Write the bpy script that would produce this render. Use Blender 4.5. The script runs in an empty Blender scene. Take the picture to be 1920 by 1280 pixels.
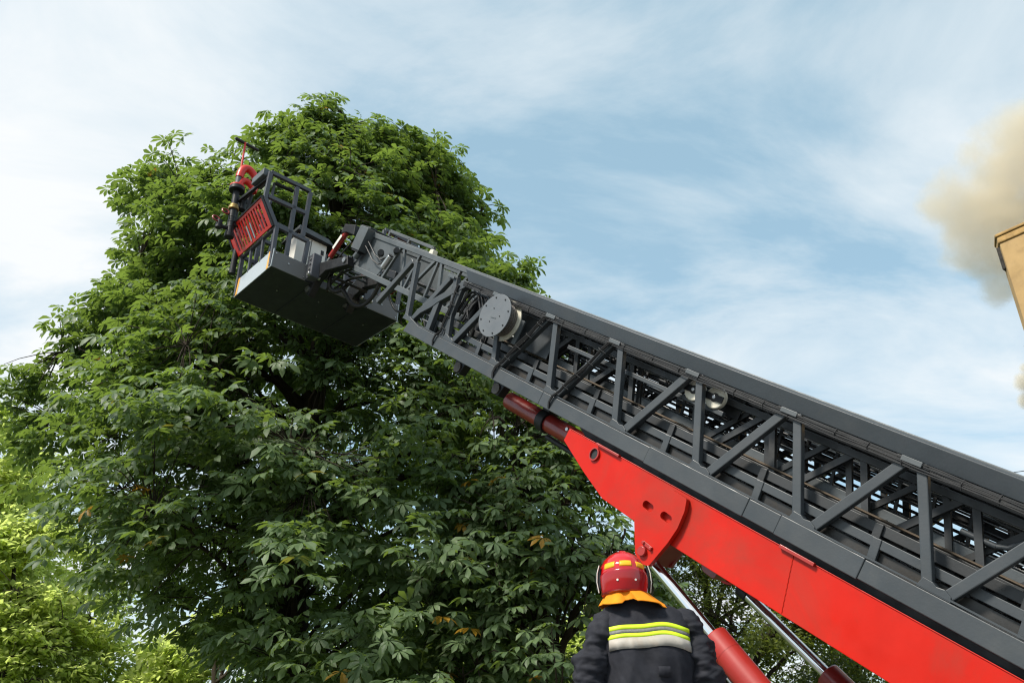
import bpy, bmesh, math, random
import numpy as np
from mathutils import Vector, Matrix, noise as mnoise

R = math.radians
sc = bpy.context.scene
col = sc.collection
random.seed(7)
rng = np.random.default_rng(11)

# ------------------------------------------------------------------ camera
PITCH = R(26.0)
cam_d = bpy.data.cameras.new('camera')
cam_d.sensor_width = 36.0
cam_d.lens = 36.0 * 1500.0 / 1920.0
cam_d.clip_start = 0.05
cam_d.clip_end = 3000
cam = bpy.data.objects.new('camera', cam_d)
cam.location = (0, 0, 1.65)
cam.rotation_euler = (R(90) + PITCH, 0, 0)
col.objects.link(cam)
sc.camera = cam

# ------------------------------------------------------------------ sky, sun, exposure
SUN_AZ = R(-128)      # compass style: 0 = straight ahead (+Y), negative = to the left
SUN_EL = R(50)
world = bpy.data.worlds.new('World')
sc.world = world
world.use_nodes = True
nt = world.node_tree
nt.nodes.clear()
def N(tree, typ, **kw):
    n = tree.nodes.new(typ)
    for k, v in kw.items():
        if k == 'inp':
            for i, x in v.items():
                n.inputs[i].default_value = x
        else:
            setattr(n, k, v)
    return n
def math_node(tree, op, a, b=None, c=None, clamp=False):
    n = tree.nodes.new('ShaderNodeMath'); n.operation = op; n.use_clamp = clamp
    for i, x in enumerate((a, b, c)):
        if x is None: continue
        if isinstance(x, (int, float)): n.inputs[i].default_value = x
        else: tree.links.new(x, n.inputs[i])
    return n.outputs[0]
def ramp(tree, fac, stops, interp='LINEAR'):
    n = tree.nodes.new('ShaderNodeValToRGB'); n.color_ramp.interpolation = interp
    el = n.color_ramp.elements
    while len(el) > 1: el.remove(el[-1])
    el[0].position, el[0].color = stops[0][0], (*stops[0][1], 1)
    for p, c in stops[1:]:
        e = el.new(p); e.color = (*c, 1)
    tree.links.new(fac, n.inputs[0])
    return n.outputs[0]
sky = N(nt, 'ShaderNodeTexSky', sky_type='NISHITA', sun_disc=False, sun_elevation=SUN_EL,
        sun_rotation=SUN_AZ, altitude=100, air_density=1.0, dust_density=1.5, ozone_density=0.5)
bg1 = N(nt, 'ShaderNodeBackground', inp={1: 0.078})
nt.links.new(sky.outputs[0], bg1.inputs[0])
tc = N(nt, 'ShaderNodeTexCoord')
sep = N(nt, 'ShaderNodeSeparateXYZ')
nt.links.new(tc.outputs['Generated'], sep.inputs[0])
zz = math_node(nt, 'MAXIMUM', math_node(nt, 'ADD', sep.outputs[2], 0.12), 0.06)
cx = math_node(nt, 'DIVIDE', sep.outputs[0], zz)
cy = math_node(nt, 'DIVIDE', sep.outputs[1], zz)
comb = N(nt, 'ShaderNodeCombineXYZ')
nt.links.new(cx, comb.inputs[0]); nt.links.new(cy, comb.inputs[1])
mp = N(nt, 'ShaderNodeMapping')
mp.inputs['Rotation'].default_value = (0, 0, R(35))
mp.inputs['Scale'].default_value = (0.60, 1.0, 1)
mp.inputs['Location'].default_value = (0.0, 0.0, 0)
nt.links.new(comb.outputs[0], mp.inputs[0])
n1 = N(nt, 'ShaderNodeTexNoise', inp={'Scale': 1.7, 'Detail': 12.0, 'Roughness': 0.60, 'Distortion': 0.7})
n2 = N(nt, 'ShaderNodeTexNoise', inp={'Scale': 0.75, 'Detail': 3.0, 'Roughness': 0.5, 'Distortion': 0.4})
nt.links.new(mp.outputs[0], n1.inputs[0]); nt.links.new(mp.outputs[0], n2.inputs[0])
cl = math_node(nt, 'ADD', math_node(nt, 'MULTIPLY', n1.outputs[0], 0.62), math_node(nt, 'MULTIPLY', n2.outputs[0], 0.63))
mask = math_node(nt, 'MULTIPLY', math_node(nt, 'SUBTRACT', cl, 0.52), 4.0, clamp=True)
mask = math_node(nt, 'ADD', math_node(nt, 'MULTIPLY', mask, 0.53), 0.47)
bg2 = N(nt, 'ShaderNodeBackground', inp={1: 0.435})
nt.links.new(ramp(nt, mask, [(0.47, (0.58, 0.90, 1.02)), (0.66, (0.82, 0.99, 1.05)), (1.0, (1.0, 1.03, 1.05))]), bg2.inputs[0])
mixs = N(nt, 'ShaderNodeMixShader')
nt.links.new(mask, mixs.inputs[0]); nt.links.new(bg1.outputs[0], mixs.inputs[1]); nt.links.new(bg2.outputs[0], mixs.inputs[2])
wo = N(nt, 'ShaderNodeOutputWorld')
nt.links.new(mixs.outputs[0], wo.inputs[0])

sun_d = bpy.data.lights.new('sun', 'SUN')
sun_d.energy = 2.3
sun_d.angle = R(10.0)          # veiled by thin high cloud
sun_d.color = (1.0, 0.94, 0.84)
sun = bpy.data.objects.new('sun', sun_d)
sdir = Vector((math.sin(SUN_AZ) * math.cos(SUN_EL), math.cos(SUN_AZ) * math.cos(SUN_EL), math.sin(SUN_EL)))
sun.rotation_euler = sdir.to_track_quat('Z', 'Y').to_euler()
sun.location = sdir * 60
col.objects.link(sun)

vs = sc.view_settings
vs.view_transform = 'Standard'; vs.look = 'None'; vs.gamma = 1.0; vs.use_curve_mapping = False
vs.exposure = 1.15
sc.render.engine = 'CYCLES'
cy_ = sc.cycles
cy_.max_bounces = 7; cy_.diffuse_bounces = 4; cy_.glossy_bounces = 3; cy_.transmission_bounces = 4
cy_.transparent_max_bounces = 6; cy_.volume_bounces = 2
cy_.volume_step_rate = 1.5; cy_.volume_max_steps = 128
cy_.use_denoising = True
cy_.denoiser = 'OPENIMAGEDENOISE'
cy_.denoising_input_passes = 'RGB_ALBEDO_NORMAL'
cy_.denoising_prefilter = 'ACCURATE'
cy_.filter_width = 1.2
cy_.caustics_reflective = False; cy_.caustics_refractive = False

# ------------------------------------------------------------------ materials
def new_mat(name):
    m = bpy.data.materials.new(name); m.use_nodes = True
    t = m.node_tree; t.nodes.clear()
    out = t.nodes.new('ShaderNodeOutputMaterial')
    return m, t, out
def paint(name, c, rough=0.45, metal=0.0, var=0.25, scale=3.0, dirt=None, dirt_amt=0.35, dirt_scale=1.6, bump=0.15,
          bscale=60.0, spec=0.5, coat=0.0, stretch=(1, 1, 1), grain=0.0):
    m, t, out = new_mat(name)
    b = t.nodes.new('ShaderNodeBsdfPrincipled')
    tcn = t.nodes.new('ShaderNodeTexCoord')
    mpn = t.nodes.new('ShaderNodeMapping'); mpn.inputs['Scale'].default_value = stretch
    t.links.new(tcn.outputs['Object'], mpn.inputs[0])
    nz = N(t, 'ShaderNodeTexNoise', inp={'Scale': scale, 'Detail': 7.0, 'Roughness': 0.6})
    t.links.new(mpn.outputs[0], nz.inputs[0])
    lo = tuple(x * (1 - var) for x in c); hi = tuple(min(1, x * (1 + var)) for x in c)
    colr = ramp(t, nz.outputs[0], [(0.3, lo), (0.7, hi)])
    if dirt is not None:
        nd = N(t, 'ShaderNodeTexNoise', inp={'Scale': dirt_scale, 'Detail': 8.0, 'Roughness': 0.68, 'Distortion': 0.6})
        t.links.new(mpn.outputs[0], nd.inputs[0])
        f = math_node(t, 'MULTIPLY', math_node(t, 'MULTIPLY', math_node(t, 'SUBTRACT', nd.outputs[0], 0.5), 5.0, clamp=True), dirt_amt)
        mx = t.nodes.new('ShaderNodeMix'); mx.data_type = 'RGBA'
        t.links.new(f, mx.inputs[0]); t.links.new(colr, mx.inputs[6]); mx.inputs[7].default_value = (*dirt, 1)
        colr = mx.outputs[2]
    t.links.new(colr, b.inputs['Base Color'])
    b.inputs['Metallic'].default_value = metal
    b.inputs['Specular IOR Level'].default_value = spec
    nr = N(t, 'ShaderNodeTexNoise', inp={'Scale': scale * 3.1, 'Detail': 5.0})
    t.links.new(mpn.outputs[0], nr.inputs[0])
    rr = ramp(t, nr.outputs[0], [(0.3, (rough * 0.8,) * 3), (0.7, (min(1, rough * 1.25),) * 3)])
    t.links.new(rr, b.inputs['Roughness'])
    if coat:
        b.inputs['Coat Weight'].default_value = coat; b.inputs['Coat Roughness'].default_value = 0.08
    if bump:
        nb = N(t, 'ShaderNodeTexNoise', inp={'Scale': bscale, 'Detail': 3.0})
        t.links.new(tcn.outputs['Object'], nb.inputs[0])
        bp = N(t, 'ShaderNodeBump', inp={'Strength': bump, 'Distance': 0.004})
        t.links.new(nb.outputs[0], bp.inputs['Height']); t.links.new(bp.outputs[0], b.inputs['Normal'])
    t.links.new(b.outputs[0], out.inputs[0])
    return m
M = {}
M['grey'] = paint('grey_ladder_paint', (0.044, 0.052, 0.059), 0.45, var=0.16, scale=2.2, dirt=(0.075, 0.079, 0.078), dirt_amt=0.4, dirt_scale=2.3)
M['chordpaint'] = paint('shade_dark_chord_grey', (0.036, 0.044, 0.052), 0.42, var=0.14, scale=1.6, dirt=(0.05, 0.055, 0.058), dirt_amt=0.5, dirt_scale=3)  # grey paint darkened: the downward face's shade is put into the colour
M['inner'] = paint('shaded_greased_steel', (0.027, 0.030, 0.033), 0.5, var=0.25, scale=2.5, dirt=(0.018, 0.016, 0.013), dirt_amt=0.65)  # grease plus interior shade, both put into a darker steel colour
M['web'] = paint('rubbed_brown_grey_steel', (0.042, 0.041, 0.040), 0.42, var=0.3, scale=2.0, dirt=(0.055, 0.042, 0.028), dirt_amt=0.8, dirt_scale=3, metal=0.3)
M['plate'] = paint('pale_grey_plate', (0.080, 0.092, 0.099), 0.45, var=0.18, scale=2.6, dirt=(0.05, 0.058, 0.06), dirt_amt=0.6, dirt_scale=3)
M['cagegrey'] = paint('cage_frame_grey', (0.062, 0.065, 0.077), 0.45, var=0.12, scale=3)
M['skirt'] = paint('cage_skirt_grey', (0.125, 0.122, 0.119), 0.45, var=0.06, scale=2)
M['skirtside'] = paint('sky_lit_cage_grey', (0.40, 0.45, 0.48), 0.4, var=0.06, scale=2)  # cage grey made paler and bluer, sky light painted into the colour
M['under'] = paint('shade_dark_sheet', (0.016, 0.019, 0.022), 0.55, var=0.3, scale=2)  # near-black, so shade beneath and between parts is in the colour
M['black'] = paint('black_rubber', (0.014, 0.014, 0.015), 0.5, var=0.2, scale=8)
M['blackmetal'] = paint('black_painted_metal', (0.014, 0.015, 0.017), 0.45, var=0.3, scale=5, spec=0.3, dirt=(0.035, 0.032, 0.03), dirt_amt=0.3)
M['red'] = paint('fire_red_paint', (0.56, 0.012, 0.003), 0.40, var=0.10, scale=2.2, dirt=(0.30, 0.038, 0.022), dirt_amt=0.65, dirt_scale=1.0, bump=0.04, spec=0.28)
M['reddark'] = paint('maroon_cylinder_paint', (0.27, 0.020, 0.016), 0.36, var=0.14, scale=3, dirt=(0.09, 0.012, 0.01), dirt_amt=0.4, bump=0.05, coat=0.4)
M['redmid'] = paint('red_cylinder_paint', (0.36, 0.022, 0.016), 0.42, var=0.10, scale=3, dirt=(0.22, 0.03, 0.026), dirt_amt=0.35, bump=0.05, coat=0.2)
M['redgate'] = paint('red_gate_paint', (0.60, 0.020, 0.010), 0.4, var=0.10, scale=4, bump=0.05, coat=0.2)
M['chrome'] = paint('polished_chrome', (0.78, 0.79, 0.80), 0.09, metal=1.0, var=0.04, scale=6, bump=0)
M['steel'] = paint('bare_steel', (0.45, 0.45, 0.44), 0.32, metal=0.9, var=0.2, scale=8)
M['rust'] = paint('rusty_rod', (0.10, 0.075, 0.052), 0.6, metal=0.4, var=0.3, scale=9)
M['drum'] = paint('cable_drum_brown', (0.12, 0.105, 0.095), 0.6, var=0.3, scale=6, bump=0.5, bscale=40)
M['reel'] = paint('reel_flange_grey', (0.12, 0.132, 0.145), 0.42, var=0.10, scale=4)
M['nylon'] = paint('cream_nylon', (0.78, 0.74, 0.62), 0.5, var=0.12, scale=10, dirt=(0.3, 0.26, 0.18), dirt_amt=0.5)
M['white'] = paint('white_cabinet', (0.74, 0.72, 0.66), 0.4, var=0.05, scale=3, bump=0)
M['orange'] = paint('orange_tape', (0.80, 0.40, 0.07), 0.4, var=0.12, scale=8)
M['brass'] = paint('old_brass', (0.36, 0.24, 0.09), 0.4, metal=0.8, var=0.2, scale=9)
M['jacket'] = paint('dark_navy_jacket_cloth', (0.023, 0.024, 0.031), 0.85, var=0.28, scale=9, bump=0.55, bscale=420, spec=0.25)
M['yellowtape'] = paint('lime_reflective_tape', (0.62, 0.83, 0.02), 0.5, var=0.06, scale=12, bump=0.2, bscale=300)
M['greytape'] = paint('grey_mesh_tape', (0.17, 0.17, 0.16), 0.6, var=0.25, scale=90)
M['whitetape'] = paint('worn_white_tape', (0.42, 0.39, 0.34), 0.6, var=0.10, scale=7, dirt=(0.33, 0.24, 0.17), dirt_amt=0.55, dirt_scale=5)
M['orangecloth'] = paint('orange_neck_cloth', (0.83, 0.27, 0.015), 0.8, var=0.10, scale=14, bump=0.4, bscale=300, spec=0.2)
M['helmet'] = paint('red_helmet_shell', (0.56, 0.010, 0.012), 0.14, var=0.06, scale=3, bump=0, coat=0.7, dirt=(0.28, 0.01, 0.012), dirt_amt=0.3, dirt_scale=8)
M['helmetapron'] = paint('shade_red_helmet_apron', (0.36, 0.006, 0.010), 0.18, var=0.10, scale=6, bump=0, coat=0.5)  # shell red darkened, the shade below the seam painted in
M['helmtape'] = paint('amber_reflective_patch', (0.86, 0.43, 0.01), 0.35, var=0.06, scale=20)
M['skin'] = paint('skin', (0.50, 0.30, 0.21), 0.5, var=0.08, scale=20)
M['boot'] = paint('boot_leather', (0.02, 0.018, 0.016), 0.4)
M['bark'] = paint('dark_bark', (0.045, 0.035, 0.027), 0.9, var=0.45, scale=6, bump=0.8, bscale=14, stretch=(1, 1, 0.25), spec=0.2)
M['stucco'] = paint('ochre_stucco', (0.46, 0.31, 0.145), 0.9, var=0.14, scale=1.6, dirt=(0.27, 0.18, 0.09), dirt_amt=0.5, dirt_scale=2.8, bump=0.5, bscale=30, spec=0.2)
M['cornice'] = paint('weathered_cornice', (0.40, 0.25, 0.09), 0.85, var=0.35, scale=5, dirt=(0.05, 0.035, 0.02), dirt_amt=0.9, dirt_scale=4, bump=0.8, bscale=18)
M['charred'] = paint('charred_boards', (0.03, 0.025, 0.02), 0.9, var=0.4, scale=4, bump=0.8, bscale=20)
M['glass'] = paint('window_glass', (0.05, 0.06, 0.07), 0.06, var=0.05, bump=0)
M['deck'] = paint('deck_checker_plate', (0.30, 0.31, 0.32), 0.4, metal=0.7, var=0.15, bump=0.5, bscale=50)
M['ground'] = paint('grass_and_earth', (0.075, 0.10, 0.035), 0.95, var=0.5, scale=0.6, dirt=(0.13, 0.11, 0.08), dirt_amt=0.5, dirt_scale=0.08, bump=0.7, bscale=6, spec=0.1)
M['asphalt'] = paint('pale_concrete_paving', (0.13, 0.128, 0.124), 0.9, var=0.25, scale=1.4, bump=0.6, bscale=90, spec=0.2)

def leaf_material(name, dark, light, dry, trans, per_object=False, rough=0.42, tmix=0.48):
    m, t, out = new_mat(name)
    b = t.nodes.new('ShaderNodeBsdfPrincipled')
    if per_object:
        v = t.nodes.new('ShaderNodeObjectInfo').outputs['Random']
    else:
        a = t.nodes.new('ShaderNodeAttribute'); a.attribute_name = 'var'; v = a.outputs['Fac']
    c = ramp(t, v, [(0.0, dark), (0.80, light), (0.972, light), (0.985, dry)])
    tcn = t.nodes.new('ShaderNodeTexCoord')
    nz = N(t, 'ShaderNodeTexNoise', inp={'Scale': 9.0 if per_object else 1.3, 'Detail': 3.0})
    t.links.new(tcn.outputs['Object'], nz.inputs[0])
    hsv = t.nodes.new('ShaderNodeHueSaturation')
    t.links.new(math_node(t, 'ADD', math_node(t, 'MULTIPLY', nz.outputs[0], 0.7), 0.65), hsv.inputs['Value'])
    t.links.new(c, hsv.inputs['Color'])
    t.links.new(hsv.outputs[0], b.inputs['Base Color'])
    b.inputs['Roughness'].default_value = rough
    b.inputs['Specular IOR Level'].default_value = 0.4
    tr = t.nodes.new('ShaderNodeBsdfTranslucent')
    c2 = ramp(t, v, [(0.0, tuple(x * 0.75 for x in trans)), (0.9, trans), (0.985, dry)])
    t.links.new(c2, tr.inputs[0])
    mx = t.nodes.new('ShaderNodeMixShader'); mx.inputs[0].default_value = tmix
    t.links.new(b.outputs[0], mx.inputs[1]); t.links.new(tr.outputs[0], mx.inputs[2])
    t.links.new(mx.outputs[0], out.inputs[0])
    return m
CH = dict(dark=(0.078, 0.124, 0.060), light=(0.138, 0.200, 0.092), dry=(0.36, 0.20, 0.02), trans=(0.31, 0.46, 0.065), rough=0.50, tmix=0.36)
M['chestnut'] = leaf_material('chestnut_foliage', **CH)
M['chestnut_leaf'] = leaf_material('chestnut_leaf_single', per_object=True, **CH)
M['bright'] = leaf_material('sun_brightened_yellow_green', (0.22, 0.28, 0.08), (0.42, 0.47, 0.16), (0.50, 0.38, 0.06), (0.76, 0.88, 0.24), tmix=0.72)  # leaf colours raised, with the sunlight's brightness put into them
M['fine'] = leaf_material('fine_olive_foliage', (0.055, 0.095, 0.025), (0.14, 0.17, 0.04), (0.25, 0.13, 0.03), (0.30, 0.36, 0.05))

# ------------------------------------------------------------------ mesh helpers
ROOT_LOC = {}
class MB:
    def __init__(self, frame=None):
        self.v = []; self.f = []; self.fr = frame or (lambda a, b, c: Vector((a, b, c)))
    def add(self, vs, fs):
        o = len(self.v)
        self.v += [self.fr(*p) for p in vs]
        self.f += [tuple(i + o for i in f) for f in fs]
        return self
    def addw(self, vs, fs):
        o = len(self.v)
        self.v += [Vector(p) for p in vs]
        self.f += [tuple(i + o for i in f) for f in fs]
        return self
    def box(self, a0, a1, b0, b1, c0, c1):
        vs = [(a0, b0, c0), (a1, b0, c0), (a1, b1, c0), (a0, b1, c0), (a0, b0, c1), (a1, b0, c1), (a1, b1, c1), (a0, b1, c1)]
        return self.add(vs, [(0, 3, 2, 1), (4, 5, 6, 7), (0, 1, 5, 4), (1, 2, 6, 5), (2, 3, 7, 6), (3, 0, 4, 7)])
    def prism(self, poly, w0, w1):           # polygon in the frame's first two axes, extruded along the third
        n = len(poly)
        vs = [(x, y, w0) for x, y in poly] + [(x, y, w1) for x, y in poly]
        fs = [tuple(range(n))[::-1], tuple(range(n, 2 * n))] + [(i, (i + 1) % n, n + (i + 1) % n, n + i) for i in range(n)]
        return self.add(vs, fs)
    def strut(self, p, q, width, w0, w1):    # flat bar in the first two axes
        p = Vector(p); q = Vector(q); d = (q - p).normalized(); k = Vector((-d.y, d.x)) * width / 2
        return self.prism([tuple(p - k), tuple(q - k), tuple(q + k), tuple(p + k)], w0, w1)
    def bar(self, p, q, a, b, up=(0, 0, 1)): # box bar between two points of the frame
        P = self.fr(*p); Q = self.fr(*q); d = (Q - P).normalized()
        U = self.fr(*up) - self.fr(0, 0, 0); U = (U - d * U.dot(d)).normalized(); S = d.cross(U)
        vs = []
        for X in (P, Q):
            for i, j in ((-1, -1), (1, -1), (1, 1), (-1, 1)): vs.append(X + S * (i * a / 2) + U * (j * b / 2))
        return self.addw(vs, [(0, 1, 2, 3), (7, 6, 5, 4), (0, 4, 5, 1), (1, 5, 6, 2), (2, 6, 7, 3), (3, 7, 4, 0)])
    def tube(self, pts, r, n=10, cap=True, world=False):
        W = [Vector(p) if world else self.fr(*p) for p in pts]
        rr = r if isinstance(r, (list, tuple)) else [r] * len(W)
        vs = []; ref = None
        for i, p in enumerate(W):
            d = (W[min(i + 1, len(W) - 1)] - W[max(i - 1, 0)]).normalized()
            if ref is None: ref = Vector((0, 0, 1)) if abs(d.z) < 0.9 else Vector((1, 0, 0))
            x = d.cross(ref)
            if x.length < 1e-5: x = d.cross(Vector((0.3, 1, 0.2)))
            x.normalize(); y = x.cross(d).normalized(); ref = y
            for k in range(n):
                a = 2 * math.pi * k / n
                vs.append(p + (x * math.cos(a) + y * math.sin(a)) * rr[i])
        fs = []
        for i in range(len(W) - 1):
            for k in range(n):
                fs.append((i * n + k, i * n + (k + 1) % n, (i + 1) * n + (k + 1) % n, (i + 1) * n + k))
        if cap:
            fs.append(tuple(range(n))[::-1]); fs.append(tuple(range((len(W) - 1) * n, len(W) * n)))
        return self.addw(vs, fs)
    def rings(self, rings, cap=True):        # list of equal-length rings of frame points
        n = len(rings[0]); vs = [p for r in rings for p in r]; fs = []
        for i in range(len(rings) - 1):
            for k in range(n):
                fs.append((i * n + k, i * n + (k + 1) % n, (i + 1) * n + (k + 1) % n, (i + 1) * n + k))
        if cap:
            fs.append(tuple(range(n))[::-1]); fs.append(tuple(range((len(rings) - 1) * n, len(rings) * n)))
        return self.add(vs, fs)
    def build(self, name, mat, parent=None, bevel=0.0, smooth=None, label=None, kind=None, subsurf=0):
        me = bpy.data.meshes.new(name)
        off = root_loc(parent)
        me.from_pydata([tuple(p - off) for p in self.v], [], self.f)
        bm = bmesh.new(); bm.from_mesh(me); bmesh.ops.recalc_face_normals(bm, faces=bm.faces); bm.to_mesh(me); bm.free()
        me.materials.append(M[mat] if isinstance(mat, str) else mat)
        o = bpy.data.objects.new(name, me); col.objects.link(o)
        if parent: o.parent = parent
        if smooth is not None:
            for p in me.polygons: p.use_smooth = True
            try: me.set_sharp_from_angle(angle=R(smooth))
            except Exception: pass
        if bevel:
            b = o.modifiers.new('bevel', 'BEVEL'); b.width = bevel; b.segments = 2; b.limit_method = 'ANGLE'; b.angle_limit = R(40)
        if subsurf:
            s = o.modifiers.new('subsurf', 'SUBSURF'); s.levels = subsurf; s.render_levels = subsurf
        if label: o['label'] = label
        if kind: o['kind'] = kind
        return o
def root_loc(parent):
    p = parent
    while p is not None and p.parent is not None: p = p.parent
    return Vector(p.location) if p is not None else Vector((0, 0, 0))
def thing(name, loc, label, cat, group=None):
    o = bpy.data.objects.new(name, None); o.location = loc; o.empty_display_size = 0.2
    col.objects.link(o); o['label'] = label; o['category'] = cat
    if group: o['group'] = group
    return o
def polar(k, n, r, ph=0.0):
    a = 2 * math.pi * k / n + ph
    return r * math.cos(a), r * math.sin(a)

# ------------------------------------------------------------------ the setting: ground and yard
g = MB()
g.add([(-900, -900, 0), (900, -900, 0), (900, 900, 0), (-900, 900, 0)], [(0, 1, 2, 3)])
o = g.build('ground', 'ground'); o['kind'] = 'structure'
g = MB(); g.add([(-40, -25, 0.004), (40, -25, 0.004), (40, 9.0, 0.004), (-40, 9.0, 0.004)], [(0, 1, 2, 3)])
o = g.build('pavement', 'asphalt'); o['kind'] = 'structure'

# ------------------------------------------------------------------ ladder frame: s up the ladder, h across it, w from the near side inward
P0 = Vector((1.33733, 5.71671, 3.38793))
Ld = Vector((-0.590835, 0.560430, 0.580372)); Ln = Vector((0.421077, -0.399407, 0.814351)); Lw = Vector((0.688192, 0.725529, 0.0))
def LF(s, h, w): return P0 + Ld * s + Ln * h + Lw * w
WID = 1.2
def to_ladder(p):
    q = Vector(p) - P0
    return q.dot(Ld), q.dot(Ln), q.dot(Lw)

base_pt = LF(-3.9, -0.5, 0.6)
lad = thing('aerial_ladder', (base_pt.x, base_pt.y, 0.0),
            'long dark grey telescopic truss ladder on a red lifting frame, slanting over the firefighter', 'ladder')
SB = -4.4            # lower end, out of the picture
def mk(): return MB(LF)
BAY = 0.87
def side(w0, w1, far): return (WID - w1, WID - w0) if far else (w0, w1)
joints = [SB, -1.37, -0.77, -0.51, 0.44, 1.78, 4.27]
for far in (False, True):
    # lower chord in sleeved lengths
    for i in range(len(joints) - 1):
        e = 0.006 if i in (1, 3) else (0.003 if i == 2 else 0.0)
        w0, w1 = side(-e, 0.085, far)
        s1 = joints[i + 1]
        poly = [(joints[i], -0.128 - e), (s1, -0.128 - e), (s1, 0.0 + e), (joints[i], 0.0 + e)]
        if i == len(joints) - 2: poly = [(joints[i], -0.128), (4.29, -0.128), (4.24, 0.045), (4.05, 0.004), (joints[i], 0.0)]
        mk().prism(poly, w0, w1).build('bottom_chord', 'grey', lad, bevel=0.006)
    w0, w1 = side(-0.004, 0.012, far)
    mk().prism([(SB, 0.009), (3.98, 0.009), (3.98, 0.02), (SB, 0.02)], w0, w1).build('chord_lip', 'grey', lad)
    fw = (lambda w: WID - w) if far else (lambda w: w)
    tcb = mk()       # face leans so that it looks a little downward, rounded at the top edge
    sec = [(0.674, 0.016), (0.788, -0.014), (0.801, -0.004), (0.801, 0.10), (0.674, 0.10)]
    ends = [(SB, 0.0), (3.52, 0.0), (3.66, 0.0)]
    tcb.rings([[(sx + (0.10 * (hh - 0.672) / 0.13 if sx > 3 else 0.0), hh, fw(ww)) for hh, ww in sec] for sx in (SB, 3.56)])
    tcb.build('top_chord', 'chordpaint', lad, bevel=0.004)
    w0, w1 = side(0.02, 0.085, far)
    mk().prism([(SB, 0.645), (3.45, 0.645), (3.45, 0.67), (SB, 0.67)], w0, w1).build('chord_flange', 'inner', lad)
    # W bracing
    for k in range(-3, 6):
        b = BAY * k
        w0, w1 = side(0.004, 0.062, far)
        mk().strut((b, 0.02), (b + 0.31, 0.665), 0.062, w0, w1).build('post', 'grey', lad, bevel=0.007)
        w0, w1 = side(0.007, 0.066, far)
        mk().strut((b + 0.395, 0.665), (b + 0.755, 0.03), 0.068, w0, w1).build('diagonal', 'grey', lad, bevel=0.007)
        w0, w1 = side(-0.002, 0.070, far)
        mk().prism([(b - 0.145, 0.0), (b - 0.135, 0.032), (b - 0.09, 0.055), (b - 0.045, 0.048), (b - 0.02, 0.062), (b + 0.04, 0.066), (b + 0.058, 0.0)], w0, w1).build('gusset_plate', 'grey', lad, bevel=0.004)
        w0, w1 = side(0.01, 0.055, far)
        mk().prism([(b + 0.27, 0.672), (b + 0.29, 0.628), (b + 0.45, 0.628), (b + 0.47, 0.672)], w0, w1).build('gusset_plate', 'inner', lad, bevel=0.004)
        if k < 5:
            w0, w1 = side(0.068, 0.10, far)
            mk().strut((b + 0.37, 0.0), (b + 0.385, 0.146), 0.058, w0, w1).build('short_post', 'grey', lad, bevel=0.005)
            w0, w1 = side(0.130, 0.165, far)
            mk().strut((b + 0.425, 0.13), (b + 0.435, 0.232), 0.055, w0, w1).build('short_post', 'inner', lad, bevel=0.004)
    # guide rails of the nested sections
    w0, w1 = side(0.075, 0.105, far)
    mk().prism([(SB, 0.087), (4.0, 0.087), (4.0, 0.147), (SB, 0.147)], w0, w1).build('guide_rail', 'grey', lad, bevel=0.004)
    w0, w1 = side(0.110, 0.128, far)
    mk().prism([(SB, -0.06), (3.9, -0.06), (3.9, 0.072), (SB, 0.072)], w0, w1).build('slide_web', 'web', lad, bevel=0.002)
    w0, w1 = side(0.150, 0.180, far)
    mk().prism([(SB, 0.165), (3.8, 0.165), (3.8, 0.233), (SB, 0.233)], w0, w1).build('guide_rail', 'inner', lad, bevel=0.004)
    w0, w1 = side(0.12, 0.22, far)
    mk().prism([(SB, -0.186), (1.20, -0.186), (1.32, -0.131), (SB, -0.131)], w0, w1).build('gap_filler', 'under', lad)  # dark filler added where the shadow gap under the chord lies
    # front end of the base section
    w0, w1 = side(-0.001, 0.075, far)
    mk().prism([(3.46, 0.672), (3.60, 0.672), (4.03, 0.33), (4.20, 0.17), (4.255, 0.046), (4.19, 0.046), (4.12, 0.14), (3.97, 0.255), (3.90, 0.33)], w0, w1).build('end_plate', 'grey', lad, bevel=0.005)
    w0, w1 = side(0.006, 0.064, far)
    mk().strut((3.875, 0.0), (3.925, 0.39), 0.085, w0, w1).build('post', 'grey', lad, bevel=0.007)
    mk().strut((3.585, 0.0), (3.635, 0.66), 0.072, w0, w1).build('post', 'grey', lad, bevel=0.007)
# ladder floor: rungs of the base section and cross members at its head
for k in range(14):
    s = -3.9 + k * 0.58
    mk().tube([(s, -0.05, 0.086), (s, -0.05, WID - 0.086)], 0.018, 8).build('rung', 'inner', lad, smooth=40)
# ladder sections nested inside
def section(name, s0, s1, h0, h1, wa, c, bay, mat, mw, ph, rungs=True):
    for far in (False, True):
        x0, x1 = (wa, wa + c) if not far else (WID - wa - c, WID - wa)
        mk().prism([(s0, h0), (s1, h0), (s1, h0 + c), (s0, h0 + c)], x0, x1).build('inner_chord', mat, lad, bevel=0.004)
        mk().prism([(s0, h1 - c), (s1, h1 - c), (s1, h1), (s0, h1)], x0, x1).build('inner_chord', mat, lad, bevel=0.004)
        n = int((s1 - s0) / bay)
        for k in range(n):
            b = s0 + ph + k * bay
            if b + bay > s1: break
            y0, y1 = x0 + 0.006, x1 - 0.006
            mk().strut((b, h0 + c * 0.5), (b + bay * 0.30, h1 - c * 0.5), mw, y0, y1).build('inner_post', mat, lad)
            mk().strut((b + bay * 0.40, h1 - c * 0.5), (b + bay * 0.92, h0 + c * 0.5), mw, y0, y1).build('inner_diagonal', mat, lad)
    if rungs:
        n = int((s1 - s0) / 0.29)
        for k in range(n):
            s = s0 + 0.12 + k * 0.29
            mk().tube([(s, h0 + c + 0.01, wa + 0.01), (s, h0 + c + 0.01, WID - wa - 0.01)], 0.015, 6).build('rung', mat, lad, smooth=40)
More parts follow.
